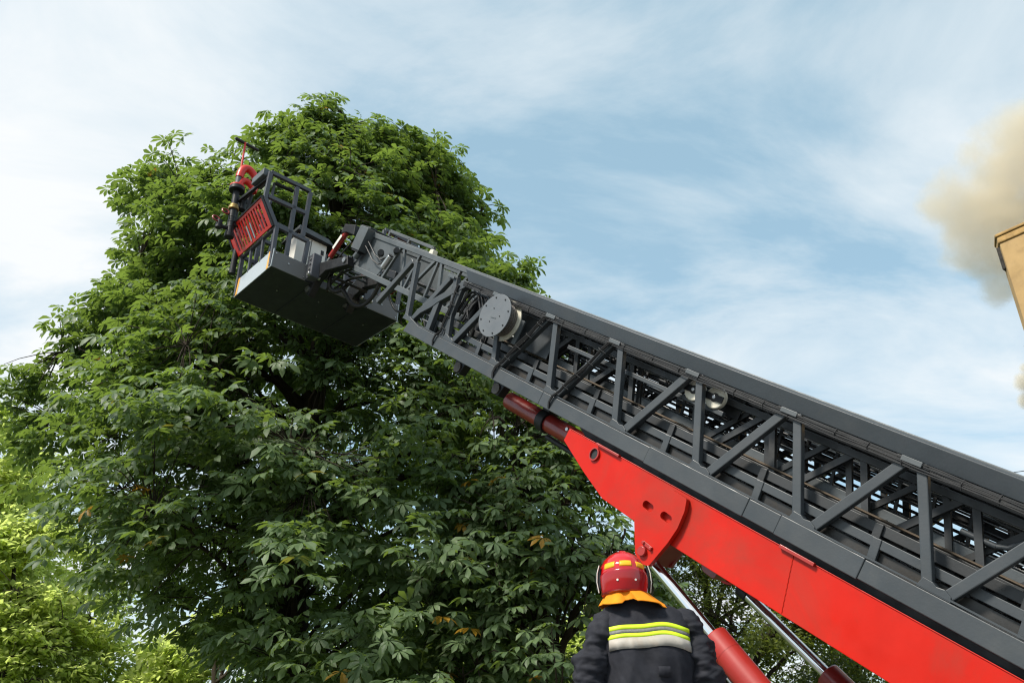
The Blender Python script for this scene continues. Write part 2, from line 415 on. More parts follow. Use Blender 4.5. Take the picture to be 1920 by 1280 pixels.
section('second', SB + 0.2, 3.55, 0.10, 0.60, 0.205, 0.050, 0.72, 'inner', 0.045, 0.10)
section('third', SB + 0.4, 3.62, 0.20, 0.66, 0.275, 0.045, 0.66, 'inner', 0.040, 0.33)
# horizontal tie bar inside the near truss, steel cables and rusty sliding rods
mk().prism([(0.05, 0.445), (1.86, 0.445), (1.86, 0.482), (0.05, 0.482)], 0.115, 0.150).build('tie_bar', 'grey', lad, bevel=0.004)
for w, h, r, m_ in ((0.215, 0.262, 0.011, 'rust'), (0.40, 0.30, 0.010, 'inner'), (0.62, 0.10, 0.012, 'rust'), (0.75, 0.34, 0.009, 'steel'),
                    (0.40, 0.56, 0.007, 'steel'), (0.47, 0.59, 0.007, 'black'), (0.55, 0.52, 0.009, 'black'), (0.66, 0.60, 0.007, 'black'),
                    (0.82, 0.55, 0.012, 'inner'), (0.88, 0.40, 0.012, 'inner'), (0.50, 0.44, 0.010, 'black'), (0.60, 0.40, 0.008, 'black'), (0.7, 0.47, 0.009, 'black')):
    mk().tube([(SB, h, w), (-1.0, h - 0.006, w), (1.0, h - 0.006, w), (3.5, h, w)], r, 6).build('cable', m_, lad, smooth=60)
rl_ = random.Random(77)
for k in range(26):
    w = rl_.uniform(0.30, 1.02); h = rl_.uniform(0.08, 0.62); s0 = rl_.uniform(-4.2, 0.6); s1 = s0 + rl_.uniform(1.6, 3.2)
    mk().tube([(s0, h, w), ((s0 + s1) / 2, h - 0.008, w + 0.01), (min(s1, 3.4), h + 0.004, w)], rl_.uniform(0.005, 0.011), 5).build('cable', rl_.choice(['black', 'inner', 'inner', 'steel']), lad, smooth=60)
for k in range(30):
    s = -3.6 + k * 0.235; w = 0.49 + 0.002 * (k % 3)
    mk().strut((s, 0.17), (s + 0.10, 0.60), 0.022, w, w + 0.016).build('lattice_bar', 'inner', lad)
# dark tray plates added in the middle of the ladder to close sky gaps
for i, (w, h0, h1, s0, s1) in enumerate(((0.52, 0.18, 0.30, SB, 3.2), (0.93, 0.12, 0.22, SB, 3.4), (0.86, 0.45, 0.515, SB, 3.3), (0.36, 0.585, 0.635, SB, 3.3), (0.985, 0.26, 0.36, SB, 3.2), (0.985, 0.54, 0.60, 0.9, 3.2))):
    mk().prism([(s0, h0), (s1, h0), (s1, h1), (s0, h1)], w, w + 0.012).build('dark_tray_plate', 'blackmetal', lad)
# deck boards between the inner sides leave slots where the sky shows
for k in range(22):
    s = -4.0 + k * 0.335
    mk().box(s, s + (0.27 if k % 3 else 0.21), 0.615, 0.628, 0.33, 0.87).build('tread_plate', 'inner', lad)
for k in range(16):
    s = -3.9 + k * 0.47
    mk().box(s, s + 0.34, 0.035, 0.05, 0.30, 0.90).build('tread_plate', 'inner', lad)
# bent handrail low on the ladder
mk().tube([(-3.4, 0.40, 0.24), (-1.90, 0.40, 0.24), (-1.96, 0.42, 0.24), (-2.10, 0.575, 0.24), (-2.5, 0.60, 0.24)][1:], 0.017, 8).build('grab_rail', 'grey', lad, smooth=50)
mk().tube([(-1.90, 0.40, 0.24), (-1.70, 0.40, 0.24)], 0.019, 8).build('grab_rail', 'grey', lad, smooth=50)

# cables clipped below the near top chord
for i in range(6):
    pts = []
    for k in range(60):
        s = -4.2 + k * 0.132
        sag = 0.010 * math.sin(s * 7.2 + i) * math.sin(s * 3.1 + 2 * i)
        pts.append((s, 0.662 - i * 0.0085 + sag * 0.6, -0.006 - 0.004 * (i % 2) + 0.004 * math.sin(s * 5 + i * 1.7)))
    mk().tube(pts, 0.0052, 5).build('cable', 'black', lad, smooth=60)
tie_mesh = None
for k in range(28):
    s = -3.8 + k * 0.27 + 0.05 * math.sin(k * 2.2)
    mk().tube([(s, 0.672, -0.010), (s + 0.004, 0.64, -0.018), (s - 0.004, 0.607, -0.006)], 0.0042, 4).build('cable_tie', 'black', lad)
for k in range(-3, 5):
    b = BAY * k + 0.36
    mk().prism([(b - 0.065, 0.640), (b + 0.065, 0.640), (b + 0.065, 0.674), (b - 0.065, 0.674)], -0.022, -0.012).build('cable_clip', 'plate', lad, bevel=0.003)
# hose bundles strapped to some of the diagonals
for (b, n) in ((1.74, 3), (0.87, 2), (3.19, 2)):
    for i in range(n):
        p0 = Vector((b + 0.42, 0.63)); p1 = Vector((b + 0.72, 0.07))
        if b > 3: p0 = Vector((3.66, 0.60)); p1 = Vector((3.60, 0.06))
        pts = []
        for k in range(12):
            t = k / 11; q = p0.lerp(p1, t)
            pts.append((q.x + 0.012 * (i - 1) + 0.008 * math.sin(t * 9 + i), q.y, -0.012 - 0.003 * i))
        e = pts[-1]
        pts += [(e[0] + 0.05, 0.005, -0.02), (e[0] + 0.06, -0.06, -0.018), (e[0] + 0.05, -0.11, 0.0)]
        pts = [(b + 0.30, 0.655, 0.0)] + pts if b < 3 else pts
        mk().tube(pts, 0.0105, 6).build('hose', 'black', lad, smooth=60)
    for t in (0.15, 0.4, 0.65, 0.9):
        q = p0.lerp(p1, t)
        mk().tube([(q.x - 0.05, q.y - 0.012, 0.0), (q.x, q.y, -0.03), (q.x + 0.05, q.y + 0.012, 0.0)], 0.006, 5).build('cable_tie', 'black', lad)
# thicker hoses curling under the head of the top chord
for i, off in enumerate((0.0, 0.06, 0.13, 0.17)):
    mk().tube([(3.62 - off, 0.30 - off * .5, 0.10), (3.60 - off, 0.50, 0.10), (3.54 - off, 0.60, 0.10 + off * .3), (3.42 - off, 0.61, 0.10), (3.33 - off, 0.52, 0.10), (3.25 - off, 0.40, 0.12), (3.1 - off, 0.36, 0.16)], 0.017, 8).build('hose', 'black', lad, smooth=60, subsurf=1)
# machinery inside the ladder's head
for (s, h, w, r, l, m_) in ((3.75, 0.33, 0.14, 0.035, 0.22, 'plate'), (3.45, 0.40, 0.14, 0.045, 0.20, 'blackmetal'), (3.30, 0.22, 0.13, 0.028, 0.18, 'steel'), (3.98, 0.12, 0.10, 0.030, 0.15, 'plate'), (4.08, 0.10, 0.10, 0.024, 0.13, 'plate'), (3.05, 0.18, 0.14, 0.030, 0.16, 'blackmetal')):
    a = mk().tube([(s - 0.02, h - l / 2, w), (s + 0.02, h + l / 2, w)], r, 12).build('valve_body', m_, lad, smooth=40, bevel=0.004)
    mk().tube([(s + 0.02, h + l / 2, w), (s + 0.028, h + l / 2 + 0.03, w)], r * 0.6, 8).build('valve_cap', 'steel', a, smooth=40)
    mk().tube([(s, h, w - r), (s - 0.03, h - 0.02, w - r - 0.03), (s - 0.08, h - 0.10, w - r)], 0.008, 6).build('hose', 'black', lad, smooth=60)
for (s0, h0, s1, h1) in ((3.93, 0.16, 4.12, 0.16), (3.93, 0.09, 4.16, 0.09), (3.96, 0.05, 4.0, 0.22), (4.09, 0.05, 4.1, 0.18)):
    mk().tube([(s0, h0, 0.05), (s1, h1, 0.05)], 0.009, 6).build('guard_bar', 'plate', lad, smooth=50)
mk().prism([(3.05, 0.16), (3.55, 0.16), (3.5, 0.58), (3.1, 0.58)], 0.19, 0.20).build('cover_plate', 'inner', lad)
mk().prism([(2.1, 0.27), (2.62, 0.27), (2.62, 0.60), (2.1, 0.60)], 0.16, 0.175).build('cover_plate', 'grey', lad, bevel=0.004)

# cable reel on the near side
reel_c = (2.72, 0.45)
def disc(r, w0, w1, n=40, c=reel_c):
    return mk().prism([(c[0] + polar(k, n, r)[0], c[1] + polar(k, n, r)[1]) for k in range(n)], w0, w1)
rl = disc(0.225, -0.135, -0.123).build('cable_reel', 'reel', lad, bevel=0.003, smooth=30)
disc(0.165, -0.123, 0.02).build('drum', 'drum', rl, smooth=30)
for i in range(5): disc(0.172, -0.112 + i * 0.026, -0.098 + i * 0.026).build('cable_winding', 'drum', rl, smooth=30, bevel=0.004)
disc(0.215, 0.02, 0.034).build('flange', 'nylon', rl, bevel=0.003, smooth=30)
for k in range(8):
    x, y = polar(k, 8, 0.19, 0.3)
    disc(0.0085, -0.141, -0.134, 8, (reel_c[0] + x, reel_c[1] + y)).build('bolt', 'blackmetal', rl)
for k in range(3):
    x, y = polar(k, 3, 0.08, 0.9)
    disc(0.006, -0.140, -0.134, 8, (reel_c[0] + x, reel_c[1] + y)).build('bolt', 'blackmetal', rl)
mk().prism([(2.68, 0.425), (2.76, 0.418), (2.76, 0.424), (2.68, 0.431)], -0.140, -0.134).build('hub_mark', 'plate', rl)
mk().prism([(2.46, 0.27), (2.52, 0.27), (2.52, 0.52), (2.46, 0.52)], 0.034, 0.055).build('reel_bracket', 'plate', lad, bevel=0.004)
mk().tube([(2.72, 0.45, 0.02), (2.72, 0.45, 0.18)], 0.05, 12).build('reel_axle', 'inner', lad, smooth=40)

# guide pulleys
for (s, h) in ((0.165, 0.557), (0.368, 0.549)):
    pl = disc(0.088, 0.10, 0.145, 36, (s, h)).build('pulley', 'nylon', lad, smooth=30, bevel=0.008)
    disc(0.035, 0.094, 0.10, 20, (s, h)).build('hub', 'blackmetal', pl, bevel=0.003)
    disc(0.016, 0.082, 0.096, 10, (s, h)).build('bolt', 'steel', pl, bevel=0.003)
mk().prism([(0.08, 0.530), (0.48, 0.522), (0.48, 0.575), (0.08, 0.583)], 0.086, 0.093).build('pulley_bracket', 'blackmetal', lad, bevel=0.003)
mk().prism([(0.0, 0.47), (0.3, 0.47), (0.3, 0.65), (0.0, 0.65)], 0.25, 0.26).build('cover_plate', 'blackmetal', lad)
# rollers hanging below the chord
for s in (3.38, 2.66):
    r_ = mk().prism([(s - 0.10, -0.13), (s + 0.09, -0.13), (s + 0.06, -0.27), (s - 0.06, -0.27)], 0.24, 0.34).build('roller_block', 'blackmetal', lad, bevel=0.006)
    disc(0.055, 0.225, 0.24, 20, (s, -0.21)).build('roller', 'drum', r_, smooth=30)
# small stickers inside
for (s, h) in ((0.80, 0.22), (0.62, 0.215), (-0.08, 0.30)):
    mk().prism([(s, h), (s + 0.05, h), (s + 0.05, h + 0.03), (s, h + 0.03)], 0.515, 0.5185).build('sticker', 'white', lad)

# -------- tip section carrying the cage
TW0, TC = 0.30, 0.055
for far in (False, True):
    x0, x1 = (TW0, TW0 + TC) if not far else (WID - TW0 - TC, WID - TW0)
    mk().prism([(-3.5, 0.25), (6.50, 0.25), (6.60, 0.27), (6.60, 0.325), (-3.5, 0.325)], x0, x1).build('tip_chord', 'plate', lad, bevel=0.006)
    mk().prism([(-3.5, 0.775), (6.84, 0.775), (6.84, 0.845), (-3.5, 0.845)], x0, x1).build('tip_chord', 'plate', lad, bevel=0.006)
    y0, y1 = x0 + 0.008, x1 - 0.010
    mk().prism([(5.90, 0.32), (6.60, 0.32), (6.72, 0.78), (5.62, 0.78)], y0 + 0.012, y1 - 0.01).build('web_plate', 'plate', lad, bevel=0.004)
    for (a, b, wd) in (((5.63, 0.78), (5.75, 0.32), 0.045), ((5.53, 0.78), (5.22, 0.32), 0.035), ((5.13, 0.78), (5.16, 0.32), 0.035), ((4.77, 0.78), (5.07, 0.32), 0.042),
                       ((4.70, 0.78), (4.66, 0.32), 0.035), ((4.62, 0.78), (4.36, 0.32), 0.045), ((4.2, 0.78), (4.24, 0.32), 0.035), ((3.9, 0.78), (4.15, 0.32), 0.042), ((3.8, 0.78), (3.6, 0.32), 0.042)):
        mk().strut(b, a, wd, y0, y1).build('tip_brace', 'plate', lad, bevel=0.004)
mk().prism([(4.72, 0.42), (5.60, 0.42), (5.60, 0.76), (4.85, 0.76)], 0.80, 0.815).build('web_plate', 'plate', lad, bevel=0.004)
for k in range(10):
    mk().tube([(3.75 + k * 0.30, 0.35, TW0 + 0.02), (3.75 + k * 0.30, 0.35, WID - TW0 - 0.02)], 0.017, 8).build('rung', 'plate', lad, smooth=40)
for w, h in ((0.42, 0.46), (0.48, 0.45), (0.56, 0.47), (0.66, 0.44)):
    mk().tube([(3.6, h, w), (4.6, h - 0.012, w), (5.6, h + 0.01, w), (6.3, h, w)], 0.013, 6).build('hose', 'black', lad, smooth=60)
mk().prism([(3.6, 0.36), (5.6, 0.36), (5.6, 0.415), (3.6, 0.415)], 0.40, 0.42).build('dark_tray_plate', 'inner', lad)
# boxes and fittings at the tip
bx = mk().prism([(6.385, 0.525), (6.625, 0.525), (6.625, 0.86), (6.385, 0.86)], 0.185, 0.315).build('junction_box', 'plate', lad, bevel=0.006)
mk().prism([(6.41, 0.50), (6.60, 0.50), (6.60, 0.524), (6.41, 0.524)], 0.20, 0.30).build('box_base', 'blackmetal', bx)
for (h, w) in ((0.70, 0.20), (0.63, 0.19)):
    mk().tube([(6.384, h, w + 0.05), (6.30, h - 0.02, w + 0.04), (6.05, h - 0.14, w + 0.06), (5.9, h - 0.17, w + 0.08), (5.78, h - 0.10, w + 0.09)], 0.009, 6).build('hose', 'black', lad, smooth=60)
lt = mk().tube([(5.60, 0.62, 0.22), (5.66, 0.44, 0.22)], 0.042, 16).build('work_lamp', 'steel', lad, smooth=40, bevel=0.006)
mk().tube([(5.60, 0.62, 0.22), (5.595, 0.635, 0.22)], 0.034, 12).build('lamp_cap', 'blackmetal', lt, smooth=40)
for (s, h, r) in ((5.86, 0.60, 0.045), (5.52, 0.70, 0.040)):
    k_ = mk().tube([(s + 0.03, h, 0.24), (s - 0.02, h + 0.02, 0.20)], r, 14).build('horn', 'blackmetal', lad, smooth=40, bevel=0.004)
    mk().tube([(s + 0.03, h, 0.24), (s + 0.12, h - 0.04, 0.29)], 0.014, 8).build('horn_stem', 'steel', k_, smooth=40)
mk().prism([(5.33, 0.37), (5.52, 0.36), (5.54, 0.46), (5.36, 0.47)], 0.24, 0.30).build('connector_block', 'blackmetal', lad, bevel=0.01)
# raised frame on top, far side
for (a, b) in (((5.75, 0.845), (5.75, 0.99)), ((6.98, 0.845), (6.98, 1.01)), ((6.4, 0.845), (6.4, 1.0)), ((5.75, 0.98), (6.98, 1.0)), ((5.75, 0.89), (6.98, 0.90))):
    mk().strut(a, b, 0.045, 0.84, 0.885).build('top_frame', 'plate', lad, bevel=0.004)
mk().prism([(5.50, 0.845), (5.62, 0.845), (5.60, 0.94), (5.53, 0.95)], 0.72, 0.80).build('marker_lamp', 'nylon', lad, bevel=0.008)
mk().prism([(6.58, 0.72), (6.86, 0.72), (6.90, 0.89), (6.62, 0.90)], 0.33, 0.86).build('head_block', 'blackmetal', lad, bevel=0.015)
# levelling cylinder, hinge arms, hoses between tip and cage
lc = mk().tube([(7.02, 0.74, 0.25), (7.18, 0.28, 0.25)], 0.037, 14).build('levelling_cylinder', 'redmid', lad, smooth=40, bevel=0.005)
mk().tube([(7.17, 0.28, 0.25), (7.24, 0.12, 0.25)], 0.022, 10).build('rod', 'chrome', lc, smooth=40)
mk().prism([(7.09, 0.40), (7.14, 0.42), (7.06, 0.64), (7.01, 0.62)], 0.194, 0.200).build('label_strip', 'white', lc)
disc(0.045, 0.20, 0.30, 16, (7.25, 0.09)).build('pivot', 'redmid', lc, smooth=30)
mk().prism([(6.72, 0.70), (6.96, 0.70), (7.10, 0.66), (7.10, 0.80), (6.80, 0.84)], 0.20, 0.33).build('hinge_ear', 'blackmetal', lad, bevel=0.008)
for w in (0.24, 0.90):
    ar = mk().prism([(6.50, 0.29), (6.60, 0.40), (6.95, 0.27), (7.28, 0.14), (7.40, -0.02), (7.34, -0.33), (7.17, -0.36), (7.16, -0.10), (7.02, 0.08)], w - 0.055, w + 0.055).build('hinge_arm', 'blackmetal', lad, bevel=0.008)
    disc(0.05, w - 0.075, w + 0.075, 18, (7.27, -0.27)).build('pivot', 'steel', ar, smooth=30)
    disc(0.04, w - 0.075, w + 0.075, 18, (6.62, 0.33)).build('pivot', 'steel', ar, smooth=30)
mk().tube([(6.95, 0.72, 0.80), (7.15, 0.25, 0.84)], 0.045, 12).build('levelling_cylinder', 'reddark', lad, smooth=40)
for h in (0.16, 0.22):
    mk().tube([(7.02, h, 0.26), (7.02, h, 0.94)], 0.018, 8).build('cross_tube', 'plate', lad, smooth=50)
mk().prism([(6.90, 0.02), (7.10, 0.02), (7.10, 0.06), (6.90, 0.06)], 0.32, 0.88).build('cross_beam', 'blackmetal', lad, bevel=0.006)
def bez(ps, n=26):
    ps = [Vector(p) for p in ps]; out = []
    for i in range(n):
        t = i / (n - 1); q = list(ps)
        while len(q) > 1: q = [q[j].lerp(q[j + 1], t) for j in range(len(q) - 1)]
        out.append(tuple(q[0]))
    return out
for ps, r in (([(6.75, 0.30, 0.36), (7.05, 0.45, 0.30), (7.35, -0.1, 0.30), (7.0, -0.42, 0.40), (6.9, -0.05, 0.52), (7.0, 0.05, 0.60)], 0.030),
              ([(7.05, -0.12, 0.50), (6.9, 0.10, 0.52), (6.8, -0.42, 0.66), (6.7, -0.36, 0.86), (6.55, 0.15, 0.86), (6.6, 0.28, 0.80)], 0.030),
              ([(6.5, 0.27, 0.36), (6.9, 0.30, 0.40), (7.15, -0.15, 0.36), (7.2, -0.2, 0.44)], 0.018),
              ([(6.55, 0.26, 0.62), (6.8, 0.24, 0.55), (7.05, 0.0, 0.50), (7.2, -0.18, 0.50)], 0.018),
              ([(6.62, 0.27, 0.90), (6.35, 0.12, 0.98), (6.15, -0.22, 1.0), (5.85, 0.05, 0.98), (5.75, 0.26, 0.92)], 0.018),
              ([(6.75, 0.60, 0.24), (6.95, 0.30, 0.22), (6.98, 0.1, 0.26), (7.1, -0.05, 0.30)], 0.012),
              ([(6.55, 0.50, 0.26), (6.75, 0.2, 0.28), (6.8, 0.05, 0.30), (7.0, 0.0, 0.34)], 0.014)):
    mk().tube(bez(ps), r, 8).build('hose', 'black', lad, smooth=60)
mk().tube([(6.46, 0.50, 0.25), (6.50, 0.42, 0.25)], 0.045, 12).build('connector_block', 'plate', lad, smooth=40, bevel=0.004)
# telescoping cylinder under the ladder
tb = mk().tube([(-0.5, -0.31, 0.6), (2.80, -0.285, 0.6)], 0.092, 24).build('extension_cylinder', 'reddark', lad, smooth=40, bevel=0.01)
mk().tube([(2.13, -0.29, 0.6), (2.24, -0.289, 0.6)], 0.115, 24).build('clamp', 'blackmetal', tb, smooth=40, bevel=0.006)
mk().prism([(2.13, -0.19), (2.24, -0.19), (2.24, -0.05), (2.13, -0.05)], 0.53, 0.67).build('clamp_bracket', 'blackmetal', tb, bevel=0.006)
mk().tube([(2.10, -0.42, 0.62), (1.6, -0.43, 0.62), (0.9, -0.42, 0.62)], 0.028, 10).build('hose', 'blackmetal', lad, smooth=50)
for k in range(4): disc(0.018, 0.45, 0.47, 8, (1.75 - k * 0.05, -0.24)).build('bolt', 'steel', tb)

# -------- red lifting frame
def frame_poly(): return [(1.345, -0.187), (1.349, -0.298), (0.993, -0.446), (0.70, -0.551), (0.351, -0.566), (-0.12, -0.573), (SB, -0.565), (SB, -0.18)]
fb = mk().prism(frame_poly(), 0.05, 0.075).build('lifting_frame', 'red', lad, bevel=0.004)
mk().prism(frame_poly(), 1.125, 1.15).build('frame_side', 'red', fb, bevel=0.004)
mk().prism([(0.9, -0.21), (0.92, -0.40), (0.6, -0.52), (SB, -0.53), (SB, -0.20)], 0.0751, 0.10).build('frame_web', 'red', fb)
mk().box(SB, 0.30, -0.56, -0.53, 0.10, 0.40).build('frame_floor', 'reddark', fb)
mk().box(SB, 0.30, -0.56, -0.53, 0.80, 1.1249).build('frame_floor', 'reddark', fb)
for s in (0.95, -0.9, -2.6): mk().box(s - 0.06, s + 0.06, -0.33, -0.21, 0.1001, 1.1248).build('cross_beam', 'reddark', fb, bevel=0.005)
mk().prism([(0.705, -0.172), (0.975, -0.172), (0.975, -0.192), (0.705, -0.192)], 0.02, 0.052).build('stop_strip', 'redmid', fb, bevel=0.003)
mk().prism([(-1.09, -0.172), (-0.83, -0.172), (-0.83, -0.196), (-1.09, -0.196)], 0.02, 0.052).build('stop_strip', 'redmid', fb, bevel=0.003)
for (a, b) in (((-0.93, -0.19), (-1.02, -0.56)), ((-2.4, -0.19), (-2.4, -0.56))):
    mk().tube([(a[0] + (b[0] - a[0]) * k / 30 + 0.002 * math.sin(k * 2.1), a[1] + (b[1] - a[1]) * k / 30, 0.0505) for k in range(31)], 0.0042, 6).build('weld_bead', 'red', fb, smooth=60)
mk().tube([(SB, -0.1835, 0.0485), (1.33, -0.1835, 0.0485)], 0.004, 6).build('weld_bead', 'red', fb, smooth=60)
# round tube mouth; a dark disc stands for the shaded hollow
n = 28; cc = (0.958, -0.269)
ring_o = [(cc[0] + polar(k, n, 0.050)[0], cc[1] + polar(k, n, 0.056)[1]) for k in range(n)]
ring_i = [(cc[0] + polar(k, n, 0.040)[0], cc[1] + polar(k, n, 0.046)[1]) for k in range(n)]
hb = mk()
hb.add([(x, y, 0.049) for x, y in ring_o] + [(x, y, 0.030) for x, y in ring_o] + [(x, y, 0.030) for x, y in ring_i] + [(x, y, 0.047) for x, y in ring_i],
       [(k, (k + 1) % n, n + (k + 1) % n, n + k) for k in range(n)] + [(n + k, n + (k + 1) % n, 2 * n + (k + 1) % n, 2 * n + k) for k in range(n)]
       + [(2 * n + k, 2 * n + (k + 1) % n, 3 * n + (k + 1) % n, 3 * n + k) for k in range(n)])
hb.build('tube_mouth', 'redmid', fb, smooth=40)
mk().prism(ring_i, 0.0455, 0.049).build('dark_tube_disc', M['under'], fb)
# bracket plates with slots (slots cut as real holes)
def rounded(pts, r, seg=4):
    out = []; n = len(pts)
    for i in range(n):
        p = Vector(pts[i]); a = Vector(pts[i - 1]) - p; b = Vector(pts[(i + 1) % n]) - p
        rr = min(r, a.length * 0.45, b.length * 0.45)
        A = p + a.normalized() * rr; B = p + b.normalized() * rr
        for k in range(seg + 1):
            t = k / seg
            out.append(tuple(A * (1 - t) ** 2 + p * 2 * t * (1 - t) + B * t ** 2))
    return out
brk = rounded([(0.315, -0.36), (0.275, -0.29), (0.105, -0.207), (-0.055, -0.212), (-0.082, -0.30), (-0.088, -0.433), (-0.066, -0.56), (0.0, -0.785), (0.06, -0.80), (0.150, -0.765), (0.285, -0.555)], 0.014)
def capsule(c, l, r, ang, n=8):
    out = []
    for k in range(n + 1): a = -math.pi / 2 + math.pi * k / n; out.append((l / 2 + r * math.cos(a), r * math.sin(a)))
    for k in range(n + 1): a = math.pi / 2 + math.pi * k / n; out.append((-l / 2 + r * math.cos(a), r * math.sin(a)))
    ca, sa = math.cos(ang), math.sin(ang)
    return [(c[0] + x * ca - y * sa, c[1] + x * sa + y * ca) for x, y in out]
def plate_with_holes(outer, holes, w0, w1):
    bm = bmesh.new()
    def loop(pts):
        vs = [bm.verts.new((x, y, 0)) for x, y in pts]
        return [bm.edges.new((vs[i], vs[(i + 1) % len(vs)])) for i in range(len(vs))]
    es = loop(outer)
    for hpts in holes: es += loop(hpts)
    bmesh.ops.triangle_fill(bm, use_beauty=True, edges=es)
    r = bmesh.ops.extrude_face_region(bm, geom=list(bm.faces))
    for v in [x for x in r['geom'] if isinstance(x, bmesh.types.BMVert)]: v.co.z = 1
    bm.verts.index_update()
    mb = mk()
    mb.add([(v.co.x, v.co.y, w0 if v.co.z < 0.5 else w1) for v in bm.verts], [tuple(v.index for v in f.verts) for f in bm.faces])
    bm.free()
    return mb
for (w0, w1, wb) in ((-0.002, 0.043, (0.0431, 0.0499)), (1.157, 1.20, (1.1501, 1.1569))):
    bp_ = plate_with_holes(brk, [capsule((0.226, -0.405), 0.05, 0.030, 0.1), capsule((0.040, -0.407), 0.05, 0.030, 0.1)], w0, w1).build('bracket_plate', 'red', lad, bevel=0.004, smooth=35)
    mk().prism(rounded([(0.29, -0.36), (0.25, -0.30), (0.10, -0.225), (-0.045, -0.23), (-0.07, -0.42), (-0.05, -0.55), (0.29, -0.55)], 0.03), wb[0], wb[1]).build('bracket_pad', 'red', bp_)
    near = w0 < 0.5
    wf = w0 - 0.03 if near else w1 + 0.03
    lo, hi = (wf, w0) if near else (w1, wf)
    mk().prism([(0.095 + polar(k, 20, 0.037)[0], -0.715 + polar(k, 20, 0.037)[1]) for k in range(20)], lo, hi).build('hinge_pin', 'redmid', bp_, bevel=0.004, smooth=40)
    lo2, hi2 = (w0 - 0.012, w0) if near else (w1, w1 + 0.012)
    mk().strut((0.03, -0.665), (0.125, -0.655), 0.03, lo2, hi2).build('pin_keeper', 'redmid', bp_, bevel=0.003)
    for q in ((0.04, -0.664), (0.118, -0.655)):
        mk().prism([(q[0] + polar(k, 6, 0.013)[0], q[1] + polar(k, 6, 0.013)[1]) for k in range(6)], lo2 - 0.012, hi2 + 0.012).build('bolt', 'redmid', bp_, bevel=0.002)
    # inner cheek of the bracket box
    i0 = (0.26, 0.30) if near else (0.90, 0.94)
    mk().prism(rounded([(0.27, -0.535), (-0.05, -0.535), (0.0, -0.77), (0.13, -0.76)], 0.03), *i0).build('bracket_cheek', 'reddark', bp_, bevel=0.004)
    b0 = (0.0432, 0.26) if near else (0.94, 1.1565)
    mk().prism([(-0.06, -0.575), (-0.045, -0.575), (0.035, -0.77), (0.02, -0.77)][::-1], *b0).build('bracket_back', 'reddark', bp_)

# -------- lift cylinders
def cylinder(w, pin, col_, barrel, s1, h1):
    a = Vector(pin); b = Vector((s1, h1)); d = (b - a).normalized()
    q = lambda t: (a.x + d.x * t, a.y + d.y * t, w)
    L = (b - a).length
    c_ = mk().tube([q(L), q(L + 1.35)], 0.098, 32).build('lift_cylinder', barrel, lad, smooth=40, bevel=0.012)
    mk().tube([q(0.06), q(L + 0.05)], 0.0435, 32).build('rod', 'chrome', c_, smooth=40)
    mk().tube([q(L + 0.15), q(L + 0.156)], 0.0995, 32).build('collar_seam', barrel, c_, smooth=40)
    mk().tube([q(0.0), q(0.10)], 0.056, 20).build('rod_eye', 'blackmetal', c_, smooth=40, bevel=0.008)
    nrm = Vector((-d.y, d.x))
    f = lambda t, k, ww=0.0: (a.x + d.x * t + nrm.x * k, a.y + d.y * t + nrm.y * k, w + ww)
    sg = 1
    mk().tube([f(L + 0.07, sg * 0.08, 0.06), f(L + 0.06, sg * 0.15, 0.09)], 0.024, 10).build('port', 'blackmetal', c_, smooth=40, bevel=0.004)
    mk().tube([f(L + 0.06, sg * 0.145, 0.09), f(L + 0.12, sg * 0.15, 0.09)], 0.020, 6).build('pipe_nut', 'steel', c_, bevel=0.003)
    mk().tube([f(L + 0.10, sg * 0.15, 0.09), f(L + 0.6, sg * 0.15, 0.09), f(L + 1.3, sg * 0.15, 0.09)], 0.013, 10).build('pipe', 'steel', c_, smooth=50)
    return c_
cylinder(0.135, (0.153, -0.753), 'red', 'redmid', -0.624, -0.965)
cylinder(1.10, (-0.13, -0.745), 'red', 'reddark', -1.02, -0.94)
mk().tube([(-0.4, -0.60, 1.18), (-2.5, -0.63, 1.18), (-4.0, -0.63, 1.18)], 0.025, 10).build('hose', 'blackmetal', lad, smooth=50)

# -------- what carries the ladder, below the picture
bl = Vector((base_pt.x, base_pt.y, 0))
t_ = MB()
for (r, z0, z1) in ((0.85, 0.72, 0.80), (0.62, 0.80, 0.95)):
    t_ = MB(); t_.tube([(bl.x, bl.y, z0), (bl.x, bl.y, z1)], r, 40, world=True); t_.build('turntable', 'redmid', lad, smooth=40, bevel=0.01)
for sx in (-0.5, 0.5):
    MB().bar((bl.x + Lw.x * sx, bl.y + Lw.y * sx, 0.95), (bl.x + Lw.x * sx, bl.y + Lw.y * sx, 1.35), 0.35, 0.08, (Lw.x, Lw.y, 0)).build('pedestal', 'redmid', lad, bevel=0.01)
MB().box(-1.4, bl.x + 1.6, 3.2, 5.6, 0.66, 0.715).build('deck', 'deck', lad, bevel=0.006)
MB().box(-1.4, bl.x + 1.6, 3.45, 5.35, 0.42, 0.66).build('chassis', 'blackmetal', lad, bevel=0.01)
for x in (-0.7, 0.8, bl.x + 0.6):
    for y in (3.25, 5.25):
        wh = MB().tube([(x, y, 0.30), (x, y + 0.3, 0.30)], 0.30, 28).build('wheel', 'black', lad, smooth=40, bevel=0.03)
        MB().tube([(x, y - 0.006, 0.30), (x, y + 0.306, 0.30)], 0.16, 20).build('rim', 'plate', wh, smooth=40, bevel=0.01)

